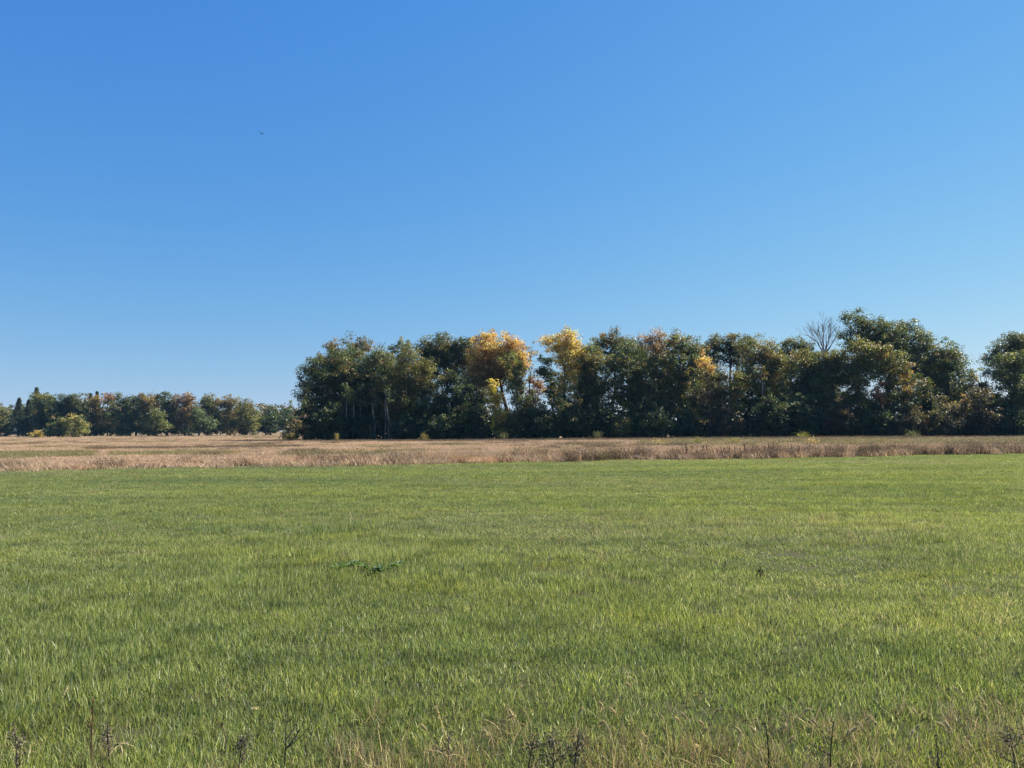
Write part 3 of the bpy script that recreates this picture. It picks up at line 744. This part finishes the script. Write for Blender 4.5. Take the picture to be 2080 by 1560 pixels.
GR = [((0.2251, 0.277, 0.0849), 4), ((0.1788, 0.2293, 0.0749), 4), ((0.2803, 0.3133, 0.1098), 2.5), ((0.3312, 0.3292, 0.1622), 1.5), ((0.5703, 0.5865, 0.4243), 0.6), ((0.0972, 0.1453, 0.0574), 2.2)]  # palest blades stand in for bright glints, painted as grass colour
GR2 = [((0.231, 0.2637, 0.117), 3), ((0.2969, 0.3014, 0.1638), 2), ((0.5279, 0.4844, 0.3393), 1.2), ((0.165, 0.1991, 0.0994), 2)]
STRAW = [((0.3864, 0.3312, 0.184), 3), ((0.3128, 0.2576, 0.138), 2), ((0.2392, 0.2208, 0.092), 2), ((0.1472, 0.1656, 0.0552), 2), ((0.2208, 0.138, 0.0828), 0.6)]
gv = []
for k in range(8):
    mb = MB(); n = 112
    mb.add(*blades(n, .20, .064, .0048, pick(GR, n), bend=.42, droop=.3))
    gv.append(lib('t', mb, M_GRASS))
for k in range(4):                       # looser, paler tufts with longer stems
    mb = MB(); n = 80
    mb.add(*blades(n, .20, .072, .0050, pick(GR2, n), bend=.55))
    mb.add(*blades(5, .18, .14, .0030, pick(STRAW, 5), bend=.4))
    gv.append(lib('t', mb, M_GRASS))
for k in range(3):                       # clover and other small broad leaves in the sward
    mb = MB(); n = 70
    mb.add(*blades(n, .20, .085, .0052, pick(GR, n), bend=.6))
    m = 22; q = np.stack((rng.uniform(-.17, .17, m), rng.uniform(-.17, .17, m), rng.uniform(.04, .085, m)), 1)
    mb.add(*leaf_cards(q, unit(np.array((0, 0, 1.)) + .45 * rng.normal(size=(m, 3))), .030, .024, pick([((.10, .165, .05), 2), ((.13, .19, .06), 1), ((.2, .2, .08), .5)], m)))
    gv.append(lib('t', mb, M_GRASS))
pts = np.concatenate([ring_points(1.8, 7, 52, extra=1.5), ring_points(7, 14, 42), ring_points(14, 24, 30), ring_points(24, 62, 20)])
pts = pts[pts[:, 1] < edge_y(pts[:, 0]) + rng.normal(size=len(pts)) * .7]
n = len(pts)
loose = smooth_noise(pts[:, 0] * .6, pts[:, 1], .5, 5) + rng.normal(size=n) * .5 > 1.0
idx = np.where(loose, rng.integers(8, 12, n), rng.integers(0, 8, n))
clov = np.zeros(n, bool)
idx = np.where(clov, rng.integers(12, 15, n), idx)
hgt = 1 + .22 * smooth_noise(pts[:, 0], pts[:, 1], .55, 8) + .12 * smooth_noise(pts[:, 0], pts[:, 1], 1.8, 9)
sc3 = np.stack((rng.uniform(.85, 1.25, n),) * 2 + (rng.uniform(.8, 1.2, n) * hgt,), 1)
far = np.clip((pts[:, 1] - 12) / 25, 0, 1)
sc3[:, :2] *= (1 + .5 * far)[:, None]
scatter('green_grass', pts, rng.uniform(0, 6.28, n), sc3, idx, gv, 'short green grass covering the whole near field', 'grass')
print('grass tufts', n)

# straw-coloured dead grass, thickest along the near edge
dv = []
for k in range(5):
    mb = MB(); n = 22
    mb.add(*blades(n, .11, .125, .0040, pick(STRAW, n), bend=1.0, droop=.45, seg=3, lean=.25))
    mb.add(*blades(7, .12, .19, .0028, pick([((.24, .18, .12), 1), ((.40, .33, .20), 2), ((.13, .10, .08), 1)], 7), bend=.35, seg=3, lean=.1))
    dv.append(lib('t', mb, M_DRY))
pts = np.concatenate([ring_points(1.8, 5.2, 48, extra=1), ring_points(5.2, 8, 4.0), ring_points(8, 40, .6)])
pts = pts[pts[:, 1] < edge_y(pts[:, 0])]
x, y = pts[:, 0], pts[:, 1]
keep = (.45 * smooth_noise(x, y, 1.7, 15) + rng.normal(size=len(pts)) * .5 + .9 * np.clip(x, -.3, 1) + np.clip((3.95 - y) * 1.8, -2.6, 1.5) > .55) | (y > 8)
pts = pts[keep]; n = len(pts)
scatter('dead_grass', pts, rng.uniform(0, 6.28, n), rng.uniform(.7, 1.25, n), rng.integers(0, 5, n), dv, 'straw-coloured dead grass mixed into the green near the camera', 'grass')
print('dead tufts', n)

# tall dry meadow behind the field
pxl_h = lambda q: np.clip((q - 300) / 1300, 0, 1)
BROOM = [((0.4463, 0.3262, 0.2395), 4), ((0.405, 0.2828, 0.202), 3), ((0.4711, 0.3741, 0.2725), 2), ((0.3141, 0.2479, 0.1785), 1.5), ((0.2975, 0.2697, 0.1597), 1.0)]
FORB = [((0.1131, 0.087, 0.0653), 3), ((0.1566, 0.1131, 0.0827), 2), ((0.087, 0.0696, 0.0522), 2), ((0.2262, 0.1653, 0.1131), 1)]
GOLDROD = [((0.1653, 0.161, 0.074), 3), ((0.2088, 0.187, 0.087), 2), ((0.1261, 0.1305, 0.0653), 2), ((0.2784, 0.2175, 0.1218), 1)]
mv = []
for k in range(6):
    mb = MB(); n = 70
    mb.add(*blades(n, .34, .66, .016, pick(BROOM, n), bend=.42, droop=.25, seg=3, lean=.1)); mv.append(lib('t', mb, M_DRY))
for k in range(4):
    mb = MB(); n = 34
    mb.add(*blades(n, .30, .74, .018, pick(FORB, n), bend=.15, seg=2, lean=.06))
    m = 130; q = rng.normal(size=(m, 3)) * np.array((.17, .17, .16)) + np.array((0, 0, .55))
    vv, ff, cc = leaf_cards(q, unit(rng.normal(size=(m, 3))), .05, .035, pick(FORB, m)); mb.add(vv, ff, cc); mv.append(lib('t', mb, M_DRY))
for k in range(4):
    mb = MB(); n = 30
    mb.add(*blades(n, .32, .72, .016, pick(GOLDROD, n), bend=.2, seg=2))
    m = 160; q = rng.normal(size=(m, 3)) * np.array((.19, .19, .17)) + np.array((0, 0, .48))
    vv, ff, cc = leaf_cards(q, unit(rng.normal(size=(m, 3))), .075, .035, pick(GOLDROD, m)); mb.add(vv, ff, cc); mv.append(lib('t', mb, M_DRY))
def wedge(y0, y1, dens, half=.78, extra=4):
    return ring_points(y0, y1, dens, half, extra)
pts = np.concatenate([wedge(18, 58, 9), wedge(58, 106, 5.0), wedge(106, 235, 1.6)])
x, y = pts[:, 0], pts[:, 1]
e = y - edge_y(x)
ok = (e > .3 + .6 * rng.normal(size=len(e))) & ((y < 107) | (x < -.275 * y + rng.normal(size=len(e)))) & (y < 222)
pts = pts[ok]; x, y, e = pts[:, 0], pts[:, 1], e[ok]; n = len(pts)
sx = (x - 0.27 * y) * .28
nz = .8 * smooth_noise(sx * 2, y, .55, 31) + .6 * smooth_noise(sx * 4, y * 2, .6, 32) + rng.normal(size=n) * .4
nz2 = .8 * smooth_noise(sx * 2, y, .5, 41) + .6 * smooth_noise(sx * 4, y * 2, .6, 42) + rng.normal(size=n) * .4
pxl = 1040 + x / y * FPX
forb = (nz > 1.65)
forb |= (e < 1.6) & (rng.uniform(0, 1, n) < np.where(pxl > 1150, .5, .15))             # dark weeds along the field edge
forb |= (y > 88) & (y < 107) & (x > -.28 * y) & (rng.uniform(0, 1, n) < .35)
forb |= (pxl > 170) & (pxl < 620) & (np.abs(y - (64 + (pxl - 400) * .012)) < 3.0) & (rng.uniform(0, 1, n) < .6)
grn = (nz2 > 1.55)
grn |= (pxl < 190) & (y > 41) & (y < 54) & (rng.uniform(0, 1, n) < .55)
grn |= (pxl > 230) & (pxl < 480) & (y > 42) & (y < 50) & (rng.uniform(0, 1, n) < .4)
grn |= (pxl > 1300) & (y > 60) & (y < 88) & (rng.uniform(0, 1, n) < .22)
idx = rng.integers(0, 6, n); idx = np.where(forb, rng.integers(6, 10, n), idx); idx = np.where(grn & ~forb, rng.integers(10, 14, n), idx)
grow = np.clip(y / 80, 0, 1) * .25
sc3 = np.stack((rng.uniform(.9, 1.3, n) * (1 + grow * 2),) * 2 + (rng.uniform(.7, 1.1, n) * np.where(idx >= 6, 1.12, 1.0) * (.60 + .32 * pxl_h(pxl)) * (.75 + .25 * np.clip(e / 2, 0, 1)) * (1.0 - .42 * np.clip((e - 2) / 12, 0, 1)) * (1 + .10 * smooth_noise(x, y, .3, 51)),), 1)
scatter('dry_meadow', pts, rng.uniform(0, 6.28, n), sc3, idx, mv, 'tall reddish tan dry grass strip between field and woods', 'meadow')
print('meadow clumps', n)

# ------------------------------------------------------------------ tall dark dock stalks at the field edge
def dock_mesh(k):
    rg = np.random.default_rng(100 + k)
    st = MB(); H = 1.0
    p = bez(np.array([[0, 0, -.02]]), np.array([[rg.normal() * .03, 0, .5]]), np.array([[rg.normal() * .05, rg.normal() * .05, H]]), 6)
    vv, q = tubes(p, np.linspace(.012, .005, 6)[None], 5); st.add(vv, q, (.07, .045, .035))
    hd = MB(); m = 170
    t = rg.uniform(.42, 1.02, m); a = rg.uniform(0, 6.28, m); r = .055 * np.sin(np.clip((1.05 - t) / .65, 0, 1) * 2.6) * rg.uniform(.3, 1, m)
    c = np.stack((r * np.cos(a), r * np.sin(a), t * H), 1) + p[0][np.minimum((t * 5).astype(int), 5)] * np.array((1, 1, 0))
    col = np.array((.085, .056, .045)) * rg.uniform(.6, 1.6, (m, 1))
    hd.add(*leaf_cards(c, unit(rg.normal(size=(m, 3))), .05, .03, col))
    return st.mesh('stem', M_WEED), hd.mesh('seed_head', M_WEED)
docks = [dock_mesh(k) for k in range(5)]
spots = [(px, rng.uniform(.3, 2.6)) for px in (1392, 1405, 1412, 1420, 1428, 1433, 1441, 1446, 1455, 1462, 1468, 1478, 1482, 1490, 1502, 1510, 1524, 1552, 1560, 1568, 1600, 1606, 1618, 1640, 1697, 1800, 1812, 1830, 1985, 2003, 2040)]
spots += [(px, rng.uniform(.2, 2)) for px in (205, 512, 905, 1260)]
LONE = {1800: 'under the giant oak', 1812: 'just right of the giant oak trunk', 1830: 'under the right half of the giant oak', 1985: 'under the right-hand notch', 2003: 'left of the right edge oak',
        2040: 'nearest the right edge', 137: 'nearest the left edge', 205: 'under the tall spire spruce', 240: 'right of the spire spruce', 262: 'left of the golden brown far tree', 345: 'under the far green crown',
        512: 'under the right end of the far copse', 570: 'left of the wood\'s left foot', 700: 'under the slender pale trunks', 905: 'under the dark oak', 1112: 'under the sky gap', 1180: 'under the tall yellow tree',
        1260: 'under the reddish oak', 1330: 'under the pinkish tree', 1350: 'left of the middle green tree'}
for k, (px, e) in enumerate(spots):
    d = 36.0
    for _ in range(6): d = float(edge_y(GX(px, d))) + e
    big = 1390 < px < 1700
    lab = LONE.get(int(px)) if not big else None
    lab = 'lone dark dock stalk in the dry meadow ' + lab if lab else 'dark brown dock stalk in the dense row right of the middle'
    o = empty('dock_stalk', (GX(px, d), d, 0), lab, 'plant', 'dark dock stalks along the field edge')
    s = rng.uniform(.6, 1.2) * (.70 if big else .5); o.scale = (s * 1.15, s * 1.15, s); o.rotation_euler.z = rng.uniform(0, 6.28)
    a, b = docks[k % 5]; obj('stem', a, o); obj('seed_head', b, o)

# green and yellow clumps standing out of the meadow
def tall_clump(label, px, d, h, w, pal, nl=420, nb=26, name='weed_clump'):
    o = empty(name, (GX(px, d), d, 0), label, 'plant')
    st = MB(); st.add(*blades(nb, w * .35, h, .014, pick([((.12, .11, .05), 1), ((.16, .13, .07), 1)], nb), bend=.25)); obj('stems', st.mesh('stems', M_DRY), o)
    lf = MB(); q = rng.normal(size=(nl, 3)) * np.array((w * .3, w * .3, h * .22)) + np.array((0, 0, h * .62)); q[:, 2] = np.abs(q[:, 2])
    lf.add(*leaf_cards(q, unit(rng.normal(size=(nl, 3)) + np.array((0, 0, .4))), .11, .05, pick(pal, nl))); c = obj('leaves', lf.mesh('leaves', M_LEAF), o); c['kind'] = 'stuff'
    return o
tall_clump('bright yellow-green weed clump against the dark wood foot', 1628, 96, 1.05, 1.5, [((.30, .32, .06), 2), ((.22, .26, .06), 2)])
tall_clump('grey-green tall weed clump below the dense green tree', 1213, 97, 1.25, 1.1, [((.12, .14, .07), 1)])
tall_clump('grey-green tall weed clump below the golden tree', 1022, 97, 1.2, 1.3, [((.13, .14, .07), 1)])
tall_clump('yellowish weed clump below the very dark tree', 862, 92, 1.15, .8, [((.26, .22, .07), 1), ((.18, .17, .06), 1)])
tall_clump('thin yellowish weed clump below the left end tree', 684, 92, 1.15, .5, [((.24, .20, .07), 1)])
tall_clump('olive green weed clump below the middle green tree', 1417, 66, .8, .9, [((.16, .17, .06), 1)])
tall_clump('yellow flowering weed clump right of the dock stalks', 1492, 68, .72, 1.0, [((.22, .19, .07), 1), ((.16, .16, .06), 1)])
tall_clump('pale seeded weed clump at left of the dock stalks', 1336, 60, .7, .8, [((.42, .34, .20), 1), ((.2, .18, .08), 1)])
tall_clump('pale seeded weed clump at right of the dock stalks', 1645, 62, .7, .9, [((.42, .34, .20), 1), ((.3, .22, .1), 1)])
tall_clump('green weed clump below the rounded right tree', 1850, 90, 1.3, 1.6, [((.13, .15, .06), 1)])

# ------------------------------------------------------------------ foreground plants
def gdist(px, py):
    """distance at which the ground shows at this pixel"""
    v = CAM_ROT @ Vector(((px - 1040) / FPX, (780 - py) / FPX, -1.0)); v = v * (-EYE / v.z)
    return np.array((v.x, v.y, 0.0))

def weed(label, px, base_py, h, col=(.085, .072, .058), nb=7, heads=14, hs=.016, spread=.45, name='dry_weed', seed=0, lean=0.0, group='dry weeds at the near edge'):
    rg = np.random.default_rng(500 + seed)
    b = gdist(px, base_py)
    o = empty(name, b, label, 'weed', group)
    h *= .85
    tip = np.array((lean * h + rg.normal() * .03, rg.normal() * .03, h))
    main = bez(np.zeros((1, 3)) - np.array((0, 0, .02)), np.array([[rg.normal() * .02, 0, h * .5]]), tip[None], 8)
    vv, q = tubes(main, np.linspace(.0042, .0018, 8)[None], 5); m = MB(); m.add(vv, q, col); obj('stem', m.mesh('stem', M_WEED, True), o)
    br = MB(); hd = MB(); ends = [tip]
    for k in range(nb):
        t = rg.uniform(.3, .95); s = main[0][int(t * 7)]
        dr = unit(np.array((rg.normal(), rg.normal() * .7, .9)))
        e = s + dr * h * spread * (1.15 - t) * rg.uniform(.5, 1.1)
        pth = bez(s[None], ((s + e) / 2 + np.array((0, 0, -.02)))[None], e[None], 4)
        vv, q = tubes(pth, np.linspace(.0024, .0012, 4)[None], 4); br.add(vv, q, col); ends += [e, pth[0][2]]
    if nb: obj('branches', br.mesh('branches', M_WEED), o)
    if heads:
        E_ = np.array(ends)
        c = np.repeat(E_, max(3, heads // 2), 0); c = c + rg.normal(size=c.shape) * hs * .8
        cc = np.array(col) * rg.uniform(.5, 2.0, (len(c), 1))
        hd.add(*leaf_cards(c, unit(rg.normal(size=c.shape)), .013, .008, cc)); obj('seed_heads', hd.mesh('seed_heads', M_WEED), o)['kind'] = 'stuff'
    return o
weed('dark seeded weed in the bottom left corner', 36, 1590, .32, seed=1, nb=9)
weed('thin reddish stem left of the second dark weed', 186, 1545, .36, col=(.085, .045, .035), nb=4, heads=6, hs=.008, spread=.2, seed=2)
weed('dark branching weed right of the thin reddish stem', 226, 1560, .26, seed=3, nb=8)
weed('short black spike left of the forked weed', 452, 1540, .19, nb=0, heads=26, hs=.010, seed=4)
weed('low dark bushy weed at the bottom, left of the forked weed', 482, 1585, .25, seed=5, nb=11, heads=16)
weed('forked grey-brown weed with open branches', 576, 1572, .33, col=(.06, .052, .045), nb=7, heads=5, hs=.008, spread=.7, seed=6)
weed('dark upright weed under the arching straw', 906, 1560, .24, seed=7, nb=6)
weed('dark slender weed near the bottom centre', 1069, 1580, .24, seed=8, nb=8)
weed('wide dark weed cluster right of bottom centre, left half', 1125, 1585, .24, seed=9, nb=12, heads=14, spread=.8)
weed('wide dark weed cluster right of bottom centre, right half', 1170, 1590, .25, seed=10, nb=12, heads=14, spread=.8)
weed('straight dark green spike among bright grass', 1562, 1565, .25, col=(.03, .05, .018), nb=0, heads=20, hs=.009, seed=11)
weed('dark brown stalk beside broken straw at right', 1688, 1580, .31, col=(.06, .045, .04), nb=3, heads=10, seed=12)
weed('dark stalk at the bottom right of centre', 1906, 1585, .20, seed=13, nb=4)
weed('dark tangled weed in the bottom right corner', 2062, 1590, .26, seed=14, nb=12, heads=16, spread=.8)
weed('small dark weed alone in the middle of the field, right', 1546, 1176, .17, seed=15, nb=9, heads=22, hs=.028, col=(.018, .02, .014))
weed('faint dark stem left of the lone field weed', 1470, 1172, .26, col=(.07, .06, .05), nb=3, heads=10, hs=.014, seed=16, spread=.15)

def straw_stem(label, px, base_py, tip_px, tip_py, rise):
    b = gdist(px, base_py); o = empty('straw_stem', b, label, 'grass stem', 'broken straw stems')
    e = P(tip_px, tip_py, b[1] + .05) - b
    p = bez(np.zeros((1, 3)), (e / 2 + np.array((0, 0, rise)))[None], e[None], 9)
    vv, q = tubes(p, np.linspace(.0032, .0016, 9)[None], 5); m = MB(); m.add(vv, q, (.46, .40, .22)); obj('stem', m.mesh('stem', M_DRY, True), o)
    m = MB(); c = np.repeat(p[0][6:], 8, 0) + rng.normal(size=(24, 3)) * .004
    m.add(*leaf_cards(c, unit(rng.normal(size=c.shape)), .014, .006, np.tile((.42, .36, .2), (24, 1)))); obj('tip', m.mesh('tip', M_DRY), o)
straw_stem('long straw bent to the left near bottom centre', 918, 1545, 853, 1532, .06)
straw_stem('slanting straw above the dark upright weed', 918, 1530, 886, 1437, .0)
straw_stem('slanting straw at the lower right', 2005, 1565, 1960, 1498, .0)
straw_stem('upright broken straw beside dark brown stalk', 1680, 1570, 1686, 1470, .0)
straw_stem('arched pale straw at left of the forked weed', 490, 1475, 522, 1437, .05)

# foxtail heads
def foxtail_mesh(k):
    rg = np.random.default_rng(900 + k); H = .24; bend = rg.uniform(.04, .12)
    p = bez(np.array([[0, 0, 0.]]), np.array([[bend * .2, 0, H * .8]]), np.array([[bend, 0, H]]), 8)
    e = p[0][-1]; dr = unit(np.array((.25 + bend * 3, 0, .5 - bend)))
    hp = bez(e[None], (e + dr * .03)[None], (e + dr * .055 + np.array((0, 0, -.012)))[None], 6)
    a = MB(); vv, q = tubes(p, np.full((1, 8), .0012), 4); a.add(vv, q, (.30, .28, .12))
    h = MB(); vv, q = tubes(hp, np.array([[.002, .0048, .006, .006, .0045, .001]]), 6); h.add(vv, q, (.38, .33, .17))
    m = 90; ii = rg.integers(0, 6, m); c = hp[0][ii] + rg.normal(size=(m, 3)) * .005
    h.add(*leaf_cards(c, unit(rg.normal(size=(m, 3))), .012, .002, np.tile((.42, .37, .20), (m, 1))))
    return a.mesh('stem', M_DRY), h.mesh('seed_head', M_DRY)
fox = [foxtail_mesh(k) for k in range(5)]
fx = [(1162, 1452), (1185, 1465), (1240, 1442), (1268, 1455), (1302, 1395), (1358, 1467), (1400, 1455), (1412, 1460), (1436, 1450), (1447, 1470), (1415, 1490), (1436, 1508), (1528, 1497), (1553, 1492), (1574, 1488),
      (1585, 1507), (1601, 1446), (1620, 1530), (1677, 1478), (1700, 1486), (1745, 1462), (1763, 1490), (1797, 1470), (1800, 1473), (1836, 1500), (1876, 1452), (1975, 1413), (2000, 1435), (2015, 1428), (2056, 1437),
      (1055, 1462), (1000, 1452), (255, 1540), (108, 1418), (890, 1484), (1950, 1490), (1965, 1487), (1840, 1482), (1330, 1500), (1705, 1500)]
for k, (px, py) in enumerate(fx):
    h = .24 * rng.uniform(.8, 1.1)
    v = CAM_ROT @ Vector(((px - 1040) / FPX, (780 - py) / FPX, -1.0)); v = v * ((h - EYE) / v.z)
    o = empty('foxtail', (v.x, v.y, 0), 'pale bristly foxtail head nodding above the near grass', 'grass head', 'foxtails in the near grass')
    o.scale = (h / .24 * .8, h / .24 * .8, h / .24); o.rotation_euler.z = rng.choice((0.0, 3.14)) + rng.normal() * .7
    a, b = fox[k % 5]; obj('stem', a, o); obj('seed_head', b, o)

# low broad-leaved plants in the field
def rosette(label, px, py, r, col, n, seed):
    rg = np.random.default_rng(700 + seed); b = gdist(px, py + 12)
    o = empty('broadleaf_weed', b, label, 'weed', 'low broadleaf weeds in the field')
    for k in range(n):
        a = rg.uniform(0, 6.28); L = r * rg.uniform(.4, .8); W = L * .34; z = rg.uniform(.02, .065)
        u = np.array((math.cos(a), math.sin(a), 0)); w = np.array((-math.sin(a), math.cos(a), 0)); V = []
        for t, ww in ((0, .1), (.3, .8), (.6, 1.0), (.85, .6), (1, .05)):
            c = u * L * t + np.array((0, 0, .04 + z * math.sin(t * 2.2)))
            V += [c - w * W * ww / 2 + np.array((0, 0, .012)), c, c + w * W * ww / 2 + np.array((0, 0, .012))]
        F = [np.array([(3 * s + j, 3 * s + j + 1, 3 * s + j + 4, 3 * s + j + 3) for s in range(4) for j in range(2)])]
        m = MB(); m.add(V, F, np.array(col) * rg.uniform(.7, 1.3)); obj('leaf', m.mesh('leaf', M_LEAF, True), o)
DK = (.085, .150, .058)
rosette('leftmost dark green broadleaf weed of the patch in the field', 688, 1151, .15, DK, 12, 1)
rosette('second dark green broadleaf weed, tallest of the patch', 716, 1146, .20, DK, 18, 2)
rosette('third dark green broadleaf weed, thin middle of the patch', 746, 1153, .12, DK, 12, 3)
rosette('darkest broadleaf weed, hanging lowest in the patch', 775, 1158, .18, (.065, .120, .050), 18, 4)
rosette('rightmost dark green broadleaf weed of the patch', 808, 1148, .14, DK, 12, 5)

# fallen leaf
b = gdist(58, 1452)
m = MB(); ang = np.linspace(0, 6.283, 13)[:-1]; rr = .028 * (1 + .35 * np.cos(3 * ang) + .15 * np.cos(5 * ang))
V = [(0, 0, .006)] + [(rr[k] * math.cos(ang[k]), rr[k] * math.sin(ang[k]) * .3, rr[k] * math.sin(ang[k]) * 1.2 + .004 * math.sin(2 * ang[k])) for k in range(12)]
m.add(V, np.array([(0, 1 + k, 1 + (k + 1) % 12) for k in range(12)]), (.46, .27, .17))
lf = empty('fallen_leaf', (b[0], b[1] - .35, .13), 'curled tan fallen leaf caught in grass near the left corner', 'leaf'); obj('blade', m.mesh('blade', M_DRY), lf)
m = MB(); vv, q = tubes(bez(np.array([[0, 0, -.02]]), np.array([[.005, 0, -.04]]), np.array([[.015, 0, -.055]]), 5), np.full((1, 5), .0012), 4); m.add(vv, q, (.3, .18, .1)); obj('stalk', m.mesh('stalk', M_DRY), lf)

# ------------------------------------------------------------------ the bird high in the sky
bp = P(531, 271, 85)
m = MB()
sp = np.array([(-.24, 0, 0), (-.17, 0, .01), (-.05, 0, .012), (.08, 0, .01), (.16, 0, .008), (.22, 0, .0)])
vv, q = tubes(sp[None], np.array([[.012, .035, .055, .05, .032, .006]]), 8); m.add(vv, q, (.03, .028, .026))
for s in (-1, 1):
    W = []
    for t, ch, z in ((0, .16, .0), (.25, .17, .05), (.55, .15, .06), (.8, .10, .05), (1, .03, .09)):
        yy = s * (.03 + .46 * t); x0 = .06 - .05 * t - .05 * t * t
        W += [(x0, yy, z + .008), (x0 - ch, yy, z), (x0 - ch * .4, yy, z - .010)]
    F = []
    for k in range(4):
        for j in range(3):
            F.append((3 * k + j, 3 * k + (j + 1) % 3, 3 * k + 3 + (j + 1) % 3, 3 * k + 3 + j))
    m.add(W, np.array(F), (.03, .028, .026))
bird = obj('bird', m.mesh('bird', M_WEED, True), None, bp)
bird.rotation_euler = (rad(28), rad(6), rad(78))
tag(bird, 'tiny dark bird gliding in the blue sky at upper left', 'bird')
m = MB(); m.add([(-.22, -.02, 0), (-.22, .02, 0), (-.38, .07, .004), (-.39, 0, .006), (-.38, -.07, .004), (-.30, 0, -.008)], np.array([(0, 1, 5), (1, 2, 5), (2, 3, 5), (3, 4, 5), (4, 0, 5), (0, 4, 3), (0, 3, 1), (1, 3, 2)]), (.03, .028, .026))
obj('tail', m.mesh('tail', M_WEED), bird)
# ------------------------------------------------------------------ thin autumn air
hz, hn, hl = mat_new('haze_air')
ho = hn.new('ShaderNodeOutputMaterial'); hv = hn.new('ShaderNodeVolumePrincipled')
hv.inputs['Color'].default_value = (0.24, 0.58, 1.0, 1); hv.inputs['Density'].default_value = 0.9e-4; hv.inputs['Anisotropy'].default_value = 0.0
hl.new(hv.outputs[0], ho.inputs['Volume'])
B = 1520.0
hv8 = np.array([(x, y, z) for z in (-1.0, 46.0) for x, y in ((-B, -B), (B, -B), (B, B), (-B, B))])
haze = obj('haze', make_mesh('haze', hv8, [np.array([(0, 3, 2, 1), (4, 5, 6, 7), (0, 1, 5, 4), (1, 2, 6, 5), (2, 3, 7, 6), (3, 0, 4, 7)])], None, hz))
tag(haze, 'thin blue air haze over the fields and woods', 'haze', kind='stuff')
